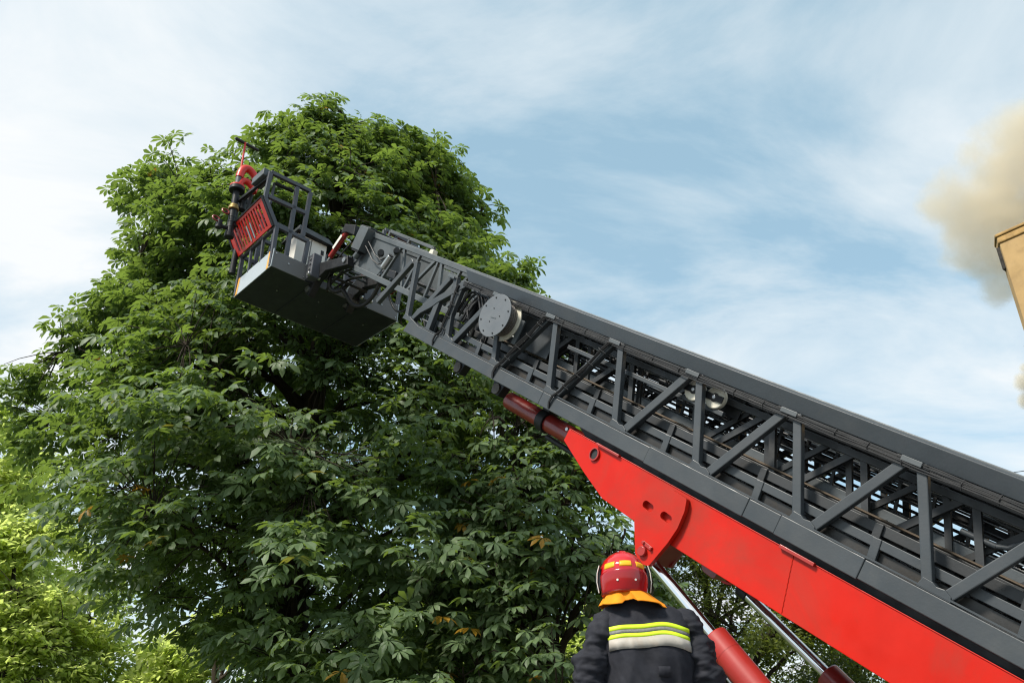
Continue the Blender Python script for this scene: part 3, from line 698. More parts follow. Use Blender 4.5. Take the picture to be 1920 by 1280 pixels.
# ------------------------------------------------------------------ rescue cage
Cc = Vector((-2.56538, 10.24553, 7.40178))
Cu = Vector((0.736122, 0.674680, -0.054139)); Cv = Vector((-0.676524, 0.735890, -0.027954)); Ct = Vector((0.020980, 0.057203, 0.998142))
def CF(u, v, t): return Cc + Cu * u + Cv * v + Ct * t
def ck(): return MB(CF)
CW, CD = 1.061, 1.133
cage = thing('rescue_cage', tuple(Cc), 'grey steel rescue cage with red slotted side panel at the ladder tip', 'cage')
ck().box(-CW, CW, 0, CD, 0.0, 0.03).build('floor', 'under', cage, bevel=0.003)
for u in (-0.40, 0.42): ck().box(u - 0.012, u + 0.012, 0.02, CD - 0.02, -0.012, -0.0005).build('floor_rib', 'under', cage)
for u, v in ((-0.1, 0.35), (0.1, 0.75), (-0.7, 0.5), (0.75, 0.45)):
    ck().tube([(u, v, 0.0), (u, v, -0.012)], 0.012, 8).build('rivet', 'steel', cage)
# skirts
def skirt_bc(u0, u1, h=0.27):
    p = ck(); p.add([(u0, -0.012, 0.0), (u1, -0.012, 0.0), (u1, -0.012, h), (u0, -0.012, h), (u0, 0.0, 0.0), (u1, 0.0, 0.0), (u1, 0.0, h), (u0, 0.0, h)],
                    [(0, 1, 2, 3), (7, 6, 5, 4), (0, 4, 5, 1), (1, 5, 6, 2), (2, 6, 7, 3), (3, 7, 4, 0)])
    s_ = p.build('skirt_panel', 'skirt', cage, bevel=0.003)
    for (a, b) in ((0.06, 0.85), (0.93, 0.9), (0.45, 0.55), (0.93, 0.15)):
        u = u0 + (u1 - u0) * a
        ck().tube([(u, -0.012, h * b), (u, -0.022, h * b)], 0.010, 8).build('bolt', 'steel', s_)
skirt_bc(-CW, -0.535); skirt_bc(0.51, CW, 0.29); skirt_bc(-0.40, 0.38, 0.12)
for sgn in (-1, 1):
    u0, u1 = (-CW - 0.012, -CW) if sgn < 0 else (CW, CW + 0.012)
    sp = ck().box(u0, u1, -0.012, CD, -0.002, 0.30).build('side_panel', 'skirtside', cage, bevel=0.003)
    uo = u0 - 0.004 if sgn < 0 else u1 + 0.004
    a, b = (uo, u0) if sgn < 0 else (u1, uo)
    for v in (0.065, CD - 0.105): ck().box(a, b, v, v + 0.065, 0.0, 0.30).build('reflective_stripe', 'orange', sp)
    for v, t in ((0.03, 0.22), (0.03, 0.05), (CD - 0.02, 0.22), (CD - 0.02, 0.06)):
        ck().tube([(u0 if sgn < 0 else u1, v, t), ((u0 - .008) if sgn < 0 else (u1 + .008), v, t)], 0.009, 8).build('bolt', 'blackmetal', sp)
ck().box(-CW, CW, CD, CD + 0.012, 0.0, 0.27).build('skirt_panel', 'skirt', cage, bevel=0.003)
# tube frames: near face (v=0) and far face (v=CD), left and right bays
def rod(p, q, a=0.055, b=0.05, name='rail', mat='cagegrey', up=(0, 1, 0)):
    return ck().bar(p, q, a, b, up).build(name, mat, cage, bevel=0.005)
TOP = 1.55
for v in (0.03, CD - 0.03):
    for sg in (-1, 1):
        U = lambda u: u * -sg
        rod((U(-1.055), v, 0.02), (U(-1.085), v, 0.69), 0.06, name='corner_post')
        rod((U(-1.085), v, 0.68), (U(-1.335), v, 1.07), 0.06, name='corner_post')
        rod((U(-1.335), v, 1.06), (U(-1.335), v, TOP), 0.06, name='corner_post')
        rod((U(-1.335), v, TOP), (U(-0.68), v, TOP + 0.02), 0.06)
        rod((U(-1.30), v, 1.12), (U(-0.70), v, 1.145), 0.06)
        rod((U(-1.085), v, 0.70), (U(-0.57), v, 0.69), 0.06)
        rod((U(-0.895), v, 1.52), (U(-0.86), v, 0.25), 0.06, name='post')
        rod((U(-0.675), v, 1.55), (U(-0.675), v, 0.70), 0.06, name='post')
        rod((U(-0.575), v, 0.69), (U(-0.585), v, 0.25), 0.06, name='post')
        if v < 0.5: rod((U(-1.2), v + 0.12, 1.50), (U(-1.2), v + 0.12, 1.10), 0.035, 0.035, name='latch_bar')
        if v < 0.5: rod((U(-1.20), v + 0.10, 1.48), (U(-0.9), v + 0.10, 1.50), 0.035, 0.05, name='latch_bar', mat='blackmetal')
# far face centre rails
rod((-0.68, CD - 0.03, TOP), (0.68, CD - 0.03, TOP), 0.06); rod((-0.68, CD - 0.03, 1.0), (0.68, CD - 0.03, 1.0), 0.05)
for u in (-0.25, 0.25): rod((u, CD - 0.03, 0.02), (u, CD - 0.03, TOP), 0.05, name='post')
# side rails and red slotted panels, flaring outward
for sg in (-1, 1):
    U = lambda u: u * -sg
    for (u, t) in ((-1.335, TOP), (-1.335, 1.07), (-1.085, 0.69)):
        rod((U(u), 0.06, t), (U(u), CD - 0.06, t), 0.05, 0.045, up=(0, 0, 1))
    for v in (0.42, 0.80): rod((U(-1.055), v, 0.28), (U(-1.085), v, 0.68), 0.04, 0.04, name='post')
    # panel in its own plane: q along the cage, r up the flare
    A = Vector((U(-1.125), 0.06, 0.70)); B = Vector((U(-1.365), 0.06, 1.085)); dv = CD + 0.03 - 0.06
    dr = (B - A); nn = Vector((dr.z, 0, -dr.x)).normalized() * (0.02)
    if nn.x * U(-1) < 0: nn = -nn
    def PF(q, r, k): return CF(*(A + Vector((0, dv * q, 0)) + dr * r + nn * k))
    gm = MB(PF)
    # border frame
    gate = MB(PF).box(0, 1, 0.0, 0.10, 0, 1).build('gate_panel', 'redgate', cage, bevel=0.003)
    MB(PF).box(0, 1, 0.90, 1.0, 0, 1).build('gate_edge', 'redgate', gate, bevel=0.003)
    MB(PF).box(0.0, 0.09, 0.10, 0.90, 0, 1).build('gate_edge', 'redgate', gate)
    MB(PF).box(0.91, 1.0, 0.10, 0.90, 0, 1).build('gate_edge', 'redgate', gate)
    for i in range(11):
        q = 0.135 + i * 0.0695
        MB(PF).box(q, q + 0.030, 0.10, 0.90, 0.1, 0.9).build('slat', 'redgate', gate)
    for q in (0.42, 0.52): MB(PF).box(q, q + 0.022, 0.08, 0.62, 1.0, 1.5).build('pale_bar', 'skirtside', gate)
    MB(PF).box(-0.02, 1.02, 1.0, 1.05, -0.6, 1.5).build('gate_rim', 'blackmetal', gate)
    MB(PF).box(-0.04, 0.0, -0.02, 1.02, -0.6, 1.5).build('gate_rim', 'blackmetal', gate)
    MB(PF).box(1.0, 1.04, -0.02, 1.02, -0.6, 1.5).build('gate_rim', 'blackmetal', gate)
# cabinet and control desk
cb = ck().box(-0.66, -0.16, 0.24, 0.62, 0.20, 0.92).build('cabinet', 'white', cage, bevel=0.01)
ck().box(-0.43, -0.418, 0.233, 0.2395, 0.22, 0.90).build('door_seam', 'skirt', cb)
ck().box(-0.25, -0.20, 0.232, 0.2395, 0.72, 0.80).build('latch', 'blackmetal', cb, bevel=0.003)
p = ck(); p.add([(-0.70, 0.16, 0.93), (-0.06, 0.16, 0.91), (-0.06, 0.70, 0.91), (-0.70, 0.70, 0.93), (-0.64, 0.26, 1.10), (-0.14, 0.26, 1.08), (-0.14, 0.66, 1.08), (-0.64, 0.66, 1.10)],
                [(0, 3, 2, 1), (4, 5, 6, 7), (0, 1, 5, 4), (1, 2, 6, 5), (2, 3, 7, 6), (3, 0, 4, 7)])
p.build('control_desk', 'blackmetal', cage, bevel=0.012)
cb2 = ck().box(0.40, 0.62, 0.20, 0.50, 0.10, 0.55).build('cabinet', 'plate', cage, bevel=0.01)
# floodlight box and its arm, out over the left side
fl = ck(); 
ck().bar((-1.345, 0.07, TOP + 0.0), (-1.36, 0.42, TOP + 0.0), 0.17, 0.13, (0, 0, 1)).build('floodlight_box', 'plate', cage, bevel=0.012)
ck().bar((-1.345, 0.05, TOP - 0.10), (-1.40, 0.86, TOP - 0.06), 0.04, 0.05, (0, 0, 1)).build('support_arm', 'blackmetal', cage, bevel=0.006)
# near-side coupling blocks beside the hinges
for u in (-0.47, 0.42):
    ck().box(u - 0.07, u + 0.07, -0.16, -0.014, 0.02, 0.42).build('hinge_block', 'cagegrey', cage, bevel=0.015)
    ck().tube([(u - 0.10, -0.12, 0.06), (u + 0.10, -0.12, 0.06)], 0.035, 14).build('hinge_pin', 'steel', cage, smooth=40, bevel=0.004)
    for t in (0.16, 0.25, 0.33):
        ck().tube([(u - 0.085, -0.10, t), (u - 0.06, -0.10, t)], 0.022, 10).build('bolt', 'steel', cage, smooth=40)

# ------------------------------------------------------------------ water monitor at the cage's outer corner
mon = thing('water_monitor', tuple(CF(-1.45, 0.92, 0.8)), 'black and red water cannon with T handle on the cage corner', 'water cannon')
V = 0.92
def mu(t): return -1.425 - 0.055 * (t - 1.0)
def mz(pts, r, name, mat, n=16, parent=mon, **k): return ck().tube(pts, r, n).build(name, mat, parent, smooth=45, **k)
def mv(t0, t1, r, name, mat, n=16, parent=mon, **k): return mz([(mu(t0), V, t0), (mu(t1), V, t1)], r, name, mat, n, parent, **k)
mv(0.80, 0.88, 0.070, 'nozzle_tip', 'blackmetal', bevel=0.008)
br_ = mv(0.87, 1.31, 0.054, 'barrel', 'blackmetal')
for t in (0.98, 1.07, 1.16): mv(t, t + 0.012, 0.058, 'barrel_ring', 'black', parent=br_)
mv(1.30, 1.35, 0.080, 'coupling', 'brass', bevel=0.012)
mv(1.35, 1.39, 0.066, 'coupling', 'brass', bevel=0.008)
mv(1.39, 1.66, 0.048, 'upper_barrel', 'blackmetal')
mv(1.65, 1.72, 0.118, 'swivel', 'blackmetal', 24, bevel=0.012)
mv(1.72, 1.75, 0.112, 'swivel_flange', 'redgate', 24, bevel=0.006)
mv(1.75, 1.95, 0.046, 'riser', 'plate')
mz(bez([(-1.47, V, 1.92), (-1.47, V, 2.20), (-1.34, V, 2.22), (-1.20, V, 2.02)], 16), 0.060, 'elbow', 'redgate')
mz(bez([(-1.46, V, 1.76), (-1.42, V, 1.96), (-1.32, V, 1.95), (-1.21, V, 1.82)], 16), 0.052, 'elbow', 'redgate')
mz([(-1.22, V, 1.78), (-1.19, V, 2.06)], 0.062, 'water_way', 'redgate')
mz([(-1.19, V + 0.1, 2.0), (-1.20, V + 0.22, 1.3), (-1.16, V + 0.26, 0.4)], 0.045, 'supply_pipe', 'blackmetal')
mz([(-1.475, V, 2.08), (-1.505, V, 2.60)], 0.016, 'tiller', 'redgate', 10)
mz([(-1.675, V, 2.605), (-1.525, V, 2.602)], 0.027, 'handle', 'black', 12, bevel=0.006)
mz([(-1.495, V, 2.600), (-1.28, V, 2.598)], 0.027, 'handle', 'black', 12, bevel=0.006)
mz([(-1.535, V, 2.602), (-1.485, V, 2.600)], 0.020, 'handle_joint', 'redgate', 10)
for t, w_ in ((1.52, 0.16), (1.06, 0.14)):
    ck().bar((-1.43, V, t), (-1.43 + w_, V - 0.03, t), 0.07, 0.08, (0, 0, 1)).build('mount_block', 'blackmetal', mon, bevel=0.01)
mz([(-1.32, V, 1.36), (-1.32, V, 1.58)], 0.06, 'motor', 'blackmetal', bevel=0.01)
for (u, t) in ((-1.55, 1.22), (-1.66, 1.03)):
    mz([(u + 0.10, V, t - 0.05), (u, V, t)], 0.018, 'valve_stem', 'blackmetal', 8)
    n_ = 20; pts = [(u + 0.052 * math.cos(2 * math.pi * i / n_), V + 0.02 * math.sin(2 * math.pi * i / n_), t + 0.05 * math.sin(2 * math.pi * i / n_)) for i in range(n_ + 1)]
    ck().tube(pts, 0.014, 6, cap=False).build('hand_wheel', 'reddark', mon, smooth=60)
mz([(-1.60, V, 0.88), (-1.60, V, 1.02)], 0.045, 'valve_body', 'blackmetal', 12, bevel=0.008)
mz([(-1.60, V, 0.92), (-1.43, V, 0.96)], 0.03, 'valve_neck', 'blackmetal', 10)

# ------------------------------------------------------------------ firefighter, seen from behind
FX, FY, FZ = 0.715, 4.55, 0.716
per = thing('person', (FX, FY, FZ), 'firefighter in a red helmet and dark jacket, seen from behind', 'person')
def HF(x, y, z): return Vector((FX + x, FY + y, FZ + z))
HX = -0.100          # head leans to the left of the torso
# body: one skinned surface
def skin_body():
    J = {}; E = []
    def j(n, p, r, par=None):
        J[n] = (p, r); 
        if par: E.append((par, n))
    j('pelvis', (0, 0, 0.95), (0.15, 0.11)); j('belly', (0, 0, 1.10), (0.135, 0.10), 'pelvis'); j('chest', (0, 0, 1.30), (0.15, 0.105), 'belly')
    j('upper', (-0.01, 0, 1.44), (0.11, 0.08), 'chest'); j('neck', (-0.06, 0.02, 1.55), (0.055, 0.055), 'upper'); j('skull', (HX, 0.03, 1.66), (0.075, 0.09), 'neck'); j('crown', (HX, 0.02, 1.77), (0.06, 0.075), 'skull')
    j('nose', (HX, 0.135, 1.655), (0.012, 0.012), 'skull')
    for s, t in ((-1, 'l'), (1, 'r')):
        j('sh' + t, (0.18 * s, 0, 1.43), (0.06, 0.06), 'upper'); j('el' + t, (0.30 * s, -0.02, 1.15), (0.045, 0.045), 'sh' + t)
        j('wr' + t, (0.28 * s, 0.15, 0.96), (0.03, 0.026), 'el' + t); j('pa' + t, (0.27 * s, 0.20, 0.90), (0.036, 0.02), 'wr' + t)
        for i, (dx, l) in enumerate(((-0.030, 0.070), (-0.010, 0.082), (0.010, 0.076), (0.030, 0.060))):
            j('k%d' % i + t, (0.27 * s + dx, 0.235, 0.86), (0.0095, 0.0095), 'pa' + t)
            j('m%d' % i + t, (0.27 * s + dx, 0.25, 0.86 - l * 0.55), (0.009, 0.009), 'k%d' % i + t)
            j('t%d' % i + t, (0.27 * s + dx, 0.24, 0.86 - l), (0.008, 0.008), 'm%d' % i + t)
        j('th' + t, (0.27 * s - 0.045 * s, 0.225, 0.90), (0.011, 0.011), 'pa' + t); j('tt' + t, (0.27 * s - 0.07 * s, 0.245, 0.865), (0.009, 0.009), 'th' + t)
        j('hip' + t, (0.10 * s, 0, 0.88), (0.09, 0.09), 'pelvis'); j('kn' + t, (0.12 * s, 0.01, 0.50), (0.06, 0.06), 'hip' + t)
        j('an' + t, (0.13 * s, -0.01, 0.10), (0.042, 0.042), 'kn' + t); j('to' + t, (0.14 * s, 0.15, 0.045), (0.035, 0.03), 'an' + t)
    names = list(J); me = bpy.data.meshes.new('body')
    me.from_pydata([J[n][0] for n in names], [(names.index(a), names.index(b)) for a, b in E], [])
    ob = bpy.data.objects.new('body', me); col.objects.link(ob); ob.parent = per
    sk = ob.modifiers.new('skin', 'SKIN'); sk.use_smooth_shade = True
    for i, n in enumerate(names):
        d = me.skin_vertices[0].data[i]; d.radius = J[n][1]; d.use_root = (n == 'pelvis')
    ss = ob.modifiers.new('subsurf', 'SUBSURF'); ss.levels = 1; ss.render_levels = 2
    me.materials.append(M['skin'])
    return ob
skin_body()
def fold(p, f, a, ax=(1, 1, 1), seed=0.0):
    q = Vector((p[0] * ax[0] * f + seed, p[1] * ax[1] * f, p[2] * ax[2] * f))
    return a * (mnoise.noise(q) + 0.5 * mnoise.noise(q * 2.1))
def crease(p, f, a, ax=(1, 1, 1), seed=0.0):
    q = Vector((p[0] * ax[0] * f + seed, p[1] * ax[1] * f, p[2] * ax[2] * f))
    q += Vector((mnoise.noise(q * 0.7), mnoise.noise(q * 0.7 + Vector((7, 0, 0))), mnoise.noise(q * 0.7 + Vector((0, 9, 0))))) * 0.6
    return a * ((1 - 2.2 * abs(mnoise.noise(q))) + 0.35 * (1 - 2.2 * abs(mnoise.noise(q * 2.3))))
def se(t, e): return math.copysign(abs(t) ** e, t)
# jacket torso
PROF = [(0.78, 0.245, 0.165, 0), (0.90, 0.245, 0.165, 0), (1.02, 0.238, 0.16, 0), (1.15, 0.236, 0.158, 0), (1.28, 0.240, 0.158, 0), (1.38, 0.242, 0.150, 0), (1.44, 0.240, 0.140, -0.002),
        (1.48, 0.228, 0.118, -0.008), (1.51, 0.220, 0.100, -0.014), (1.538, 0.192, 0.086, -0.024), (1.558, 0.140, 0.078, -0.036), (1.58, 0.088, 0.072, -0.055), (1.60, 0.07, 0.07, -0.07)]
def prof(z):
    for i in range(len(PROF) - 1):
        if PROF[i][0] <= z <= PROF[i + 1][0]:
            t = (z - PROF[i][0]) / (PROF[i + 1][0] - PROF[i][0])
            return [PROF[i][k] * (1 - t) + PROF[i + 1][k] * t for k in (1, 2, 3)]
    return list(PROF[-1][1:]) if z > 1.5 else list(PROF[0][1:])
def torso(z, a, out=0.0):
    rx, ry, cx_ = prof(z)
    c_, s_ = math.cos(a), math.sin(a)
    x = rx * se(c_, 0.72); y = ry * se(s_, 0.80)
    p = (cx_ + x, y, z)
    k = max(0.0, min(1.0, (1.50 - z) / 0.06)); up = max(0.0, min(1.0, (z - 1.34) / 0.08))
    # the yoke lies fairly smooth, cloth below the tape hangs in slanting folds
    amp = 0.019 * (1 - 0.72 * up) * k
    d = fold((x, y, z), 7.0, amp, (1.0, 1.0, 0.45), 2.0) + fold((x + 0.6 * z, y, z), 16.0, amp * 0.45, (1, 1, 0.35), 9.0)
    d += 0.007 * math.sin((x * 0.8 + (z - 1.0) * 0.55) * 42) * k * (1 - up) * max(0, -s_)
    d += 0.006 * fold((x, y, z), 3.0, 1.0, (1, 1, 1), 4.0)
    d += crease((x + 0.35 * z, y, z), 5.5, 0.010 * (1 - 0.85 * up) * k, (1.3, 1.0, 0.55), 11.0)
    n_ = Vector((c_ / max(rx, .05), s_ / max(ry, .05), 0)).normalized()
    return (p[0] + n_.x * (d + out), p[1] + n_.y * (d + out), z)
NA, NZ = 180, 150
zs = [0.78 + (1.60 - 0.78) * i / (NZ - 1) for i in range(NZ)]
mb = MB(HF); mb.rings([[torso(z, 2 * math.pi * k / NA) for k in range(NA)] for z in zs], cap=False)
jk = mb.build('jacket', 'jacket', per, smooth=75)
# sleeves with ringed folds
def sleeve(s, path, rad, name):
    pts = []; n = 120; m_ = 64
    P = [Vector(p) for p in path]; rings_ = []
    L = len(P) - 1
    cen = []
    for i in range(n):
        t = i / (n - 1) * L; k = min(int(t), L - 1); f = t - k
        p0 = P[max(k - 1, 0)]; p1 = P[k]; p2 = P[k + 1]; p3 = P[min(k + 2, L)]
        c = 0.5 * ((2 * p1) + (p2 - p0) * f + (2 * p0 - 5 * p1 + 4 * p2 - p3) * f * f + (3 * p1 - p0 - 3 * p2 + p3) * f ** 3)
        cen.append((c, rad[k] * (1 - f) + rad[k + 1] * f))
    for i, (c, r) in enumerate(cen):
        d = (cen[min(i + 1, n - 1)][0] - cen[max(i - 1, 0)][0]).normalized()
        x = d.cross(Vector((0, 1, 0))).normalized(); y = d.cross(x).normalized(); ring = []
        t = i / (n - 1)
        for k in range(m_):
            a = 2 * math.pi * k / m_
            dd = x * math.cos(a) + y * math.sin(a); q = c + dd * r
            e = fold((q.x, q.y, q.z), 8.5, 0.018, (1, 1, 1.5), 5.0 * s) + fold((q.x, q.y, q.z), 19.0, 0.013, (0.8, 0.8, 1.6), 3.0 * s)
            e += 0.015 * math.sin(t * 30 + 2.2 * math.sin(a * 1.0 + s) + a * s) * (0.35 + 0.65 * math.sin(math.pi * min(1, t * 1.15))) * (0.5 + 0.5 * math.sin(a * 2 + 3 * t + s))
            e += crease((q.x + 0.5 * q.z * s, q.y, q.z), 7.0, 0.012, (0.9, 0.8, 1.5), 4.0 * s)
            e *= min(1.0, 0.15 + t * 3.0) if t > 0.02 else 0.0
            ring.append(tuple(q + dd * e))
        rings_.append(ring)
    b = MB(HF); b.rings(rings_, cap=True)
    return b.build(name, 'jacket', jk, smooth=80)
sleeve(-1, [(-0.10, 0.0, 1.474), (-0.212, -0.005, 1.452), (-0.268, -0.015, 1.32), (-0.305, -0.02, 1.20), (-0.300, 0.02, 1.08), (-0.285, 0.14, 0.98)], [0.05, 0.074, 0.082, 0.084, 0.080, 0.066], 'sleeve')
sleeve(1, [(0.10, 0.0, 1.474), (0.212, 0.0, 1.450), (0.262, 0.0, 1.32), (0.300, 0.0, 1.20), (0.305, 0.03, 1.08), (0.285, 0.14, 0.98)], [0.05, 0.073, 0.083, 0.090, 0.084, 0.066], 'sleeve')
# reflective tape across the back
def band(z0, z1, mat, name, x0=-0.213, x1=0.222, out=0.004, wav=True, parent=jk):
    n = 60; vs = []; fs = []
    rows = 3
    for r_ in range(rows):
        for i in range(n):
            t = i / (n - 1); x = x0 + (x1 - x0) * t
            w_ = (0.012 * math.sin(t * 5.2 + 4.9) + 0.005 * math.sin(t * 11) - 0.004 * t) if wav else 0
            z = z0 + (z1 - z0) * r_ / (rows - 1) + w_
            lo, hi = math.pi, 2 * math.pi          # find the surface angle at this x on the back
            for _ in range(22):
                md = (lo + hi) / 2
                if torso(z, md, out)[0] < x: lo = md
                else: hi = md
            p = torso(z, (lo + hi) / 2, out); vs.append((x, p[1], z))
    for r_ in range(rows - 1):
        for i in range(n - 1): fs.append((r_ * n + i, r_ * n + i + 1, (r_ + 1) * n + i + 1, (r_ + 1) * n + i))
    b = MB(HF); b.add(vs, fs); ob = b.build(name, mat, parent, smooth=60)
    so = ob.modifiers.new('thick', 'SOLIDIFY'); so.thickness = 0.002; so.offset = 0
    return ob
band(1.417, 1.440, 'yellowtape', 'tape_strip', out=0.0045)
band(1.397, 1.417, 'greytape', 'tape_strip', out=0.0040)
band(1.376, 1.397, 'yellowtape', 'tape_strip', out=0.0045)
band(1.322, 1.376, 'whitetape', 'tape_strip', -0.209, 0.224, out=0.0050)
band(1.185, 1.235, 'jacket', 'back_tab', 0.03, 0.09, out=0.007, wav=False)
band(0.95, 1.00, 'yellowtape', 'tape_strip', -0.20, 0.20, out=0.0045)
# trousers and boots
for s in (-1, 1):
    b = MB(HF); rr = []
    for i in range(24):
        t = i / 23; z = 0.98 - t * 0.86; c_ = (0.075 + 0.06 * t) * s; r = 0.125 - 0.035 * t; ring = []
        for k in range(24):
            a = 2 * math.pi * k / 24; q = (c_ + r * math.cos(a), r * 1.0 * math.sin(a), z)
            e = fold(q, 8, 0.014, (1, 1, 1.6), 7 * s); ring.append((q[0] + e * math.cos(a), q[1] + e * math.sin(a), z))
        rr.append(ring)
    b.rings(rr); b.build('trouser_leg', 'jacket', per, smooth=70)
    b = MB(HF)
    b.rings([[(0.135 * s + rx * se(math.cos(a), .8), cy0 + ry * se(math.sin(a), .8), z) for a in [2 * math.pi * k / 20 for k in range(20)]] for (z, rx, ry, cy0) in
             ((0.0, 0.055, 0.145, 0.05), (0.03, 0.06, 0.15, 0.05), (0.09, 0.055, 0.12, 0.035), (0.15, 0.055, 0.075, -0.005), (0.26, 0.06, 0.07, -0.01))])
    b.build('boot', 'boot', per, smooth=60)
# orange neck cloth
b = MB(HF); rr = []
for i in range(18):
    t = i / 17; ring = []
    for k in range(72):
        a = 2 * math.pi * k / 72
        back = max(0, -math.sin(a))
        rx = 0.102 + 0.104 * t ** 1.1; ry = 0.112 + 0.070 * t
        cxx = HX + 0.045 * t
        z = 1.640 - 0.094 * t - 0.010 * t * math.cos(a * 1.0) - 0.012 * t * math.cos(a * 3 + 1.0) * back
        rip = 0.011 * t * math.sin(a * 5 + 1.2) + 0.006 * t * math.sin(a * 11)
        if math.cos(a) < 0: rx *= 0.90
        x = cxx + (rx + rip) * math.cos(a); y = 0.01 + (ry + rip) * math.sin(a)
        if -0.36 < math.cos(a) < -0.08 and back > 0: y += 0.026 * t; z += 0.014 * t
        ring.append((x, y, z))
    rr.append(ring)
b.rings(rr, cap=False)
nk = b.build('neck_cloth', 'orangecloth', per, smooth=55)
so = nk.modifiers.new('thick', 'SOLIDIFY'); so.thickness = 0.004
# helmet
def helm(z, a, out=0.0):
    zb, zt = 1.600, 1.842
    t = (z - zb) / (zt - zb)
    prof_h = [(0.0, 0.118, 0.132), (0.06, 0.121, 0.138), (0.30, 0.127, 0.148), (0.50, 0.128, 0.150), (0.66, 0.121, 0.143), (0.80, 0.101, 0.122), (0.90, 0.075, 0.093), (0.96, 0.049, 0.062), (1.0, 0.004, 0.006)]
    for i in range(len(prof_h) - 1):
        if t <= prof_h[i + 1][0] + 1e-9:
            f = (t - prof_h[i][0]) / (prof_h[i + 1][0] - prof_h[i][0]); f = max(0, f)
            rx = prof_h[i][1] * (1 - f) + prof_h[i + 1][1] * f; ry = prof_h[i][2] * (1 - f) + prof_h[i + 1][2] * f
            break
    s_ = math.sin(a)
    # rear apron slightly proud below the crown seam
    ap = 0.002 if (t < 0.50 - 0.10 * abs(math.cos(a)) ** 2 and s_ < 0.2) else 0.0
    zz = z + (0.010 * max(0, -s_) * (1 - min(1, t * 5)))
    return (HX + (rx + ap + out) * math.cos(a), 0.015 + (ry + ap + out) * s_, zz)
b = MB(HF); rr = []
for i in range(49):
    t = math.sin(math.pi / 2 * i / 48) if i > 24 else (i / 24) * math.sin(math.pi / 4)
    z = 1.600 + 0.242 * min(1, t)
    rr.append([helm(z, 2 * math.pi * k / 72) for k in range(72)])
b.rings(rr); hm = b.build('helmet', 'helmet', per, smooth=70)
b = MB(HF); rr = []       # crest ridge front to back
for i in range(30):
    ph = math.pi * (0.14 + 0.72 * i / 29)
    y = 0.015 - 0.143 * math.cos(ph); z = 1.69 + 0.150 * math.sin(ph) ** 0.85
    hh = 0.008 * math.sin(math.pi * min(1, max(0, i / 29))) ** 0.4
    rr.append([(HX - 0.024, y, z - 0.012), (HX - 0.016, y * 1.0, z + hh * 0.75), (HX - 0.008, y, z + hh), (HX + 0.008, y, z + hh), (HX + 0.016, y, z + hh * 0.75), (HX + 0.024, y, z - 0.012)])
b.rings(rr); b.build('crest', 'helmet', hm, smooth=50)
def patch(a0, a1, z0, z1, mat, name, out=0.003):
    n = 14; vs = []; fs = []
    for r_ in range(4):
        for i in range(n):
            a = a0 + (a1 - a0) * i / (n - 1); z = z0 + (z1 - z0) * r_ / 3 + 0.010 * math.cos((a + math.pi / 2) * 1.5) - 0.01
            vs.append(helm(z, a, out))
    for r_ in range(3):
        for i in range(n - 1): fs.append((r_ * n + i, r_ * n + i + 1, (r_ + 1) * n + i + 1, (r_ + 1) * n + i))
    q = MB(HF); q.add(vs, fs); ob = q.build(name, mat, hm, smooth=60)
    so = ob.modifiers.new('thick', 'SOLIDIFY'); so.thickness = 0.001
hp = -math.pi / 2
patch(hp - 0.27, hp + 0.27, 1.742, 1.773, 'helmtape', 'reflective_patch', 0.0012)
patch(hp - 1.05, hp - 0.50, 1.742, 1.773, 'helmtape', 'reflective_patch', 0.0012)
patch(hp + 0.50, hp + 1.05, 1.742, 1.773, 'helmtape', 'reflective_patch', 0.0012)
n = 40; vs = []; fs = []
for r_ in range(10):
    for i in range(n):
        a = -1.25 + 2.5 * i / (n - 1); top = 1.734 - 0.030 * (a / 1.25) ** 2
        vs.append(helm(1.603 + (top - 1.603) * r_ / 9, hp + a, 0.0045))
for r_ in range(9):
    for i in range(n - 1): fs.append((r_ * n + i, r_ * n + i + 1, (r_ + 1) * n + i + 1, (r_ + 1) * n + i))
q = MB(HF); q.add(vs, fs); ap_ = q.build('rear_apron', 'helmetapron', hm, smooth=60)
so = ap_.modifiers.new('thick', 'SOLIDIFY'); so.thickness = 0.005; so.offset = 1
for a in (-0.36, 0.36):
    p_ = Vector(helm(1.668, hp + a, 0.009)); n_ = Vector((math.sin(a), -math.cos(a), 0)).normalized()
    MB(HF).tube([tuple(p_ - n_ * 0.002), tuple(p_ + n_ * 0.004)], 0.006, 12).build('rivet', 'white', hm, smooth=40, bevel=0.001)
for s in (-1, 1):
    MB(HF).prism([(0, 0), (0, 0)], 0, 0) if False else None
    x = HX + s * 0.134
    p = MB(HF); p.add([(x - 0.006 * s, -0.03, 1.632), (x + 0.012 * s, -0.025, 1.640), (x + 0.012 * s, 0.05, 1.640), (x - 0.006 * s, 0.05, 1.632),
                       (x - 0.008 * s, -0.035, 1.758), (x + 0.006 * s, -0.03, 1.745), (x + 0.006 * s, 0.06, 1.745), (x - 0.008 * s, 0.06, 1.758)],
                      [(0, 1, 2, 3), (7, 6, 5, 4), (0, 4, 5, 1), (1, 5, 6, 2), (2, 6, 7, 3), (3, 7, 4, 0)])
    p.build('visor_mount', 'black', hm, bevel=0.005)
    p = MB(HF).box(x + min(0.012 * s, 0.019 * s), x + max(0.012 * s, 0.019 * s), -0.02, 0.02, 1.672, 1.712).build('clip', 'blackmetal', hm, bevel=0.003)
    MB(HF).tube([(x + 0.000 * s, -0.037, 1.76), (x + 0.012 * s, -0.034, 1.72), (x + 0.015 * s, -0.032, 1.67), (x + 0.006 * s, -0.03, 1.615)], 0.0032, 6).build('visor_edge', 'white', hm, smooth=60)

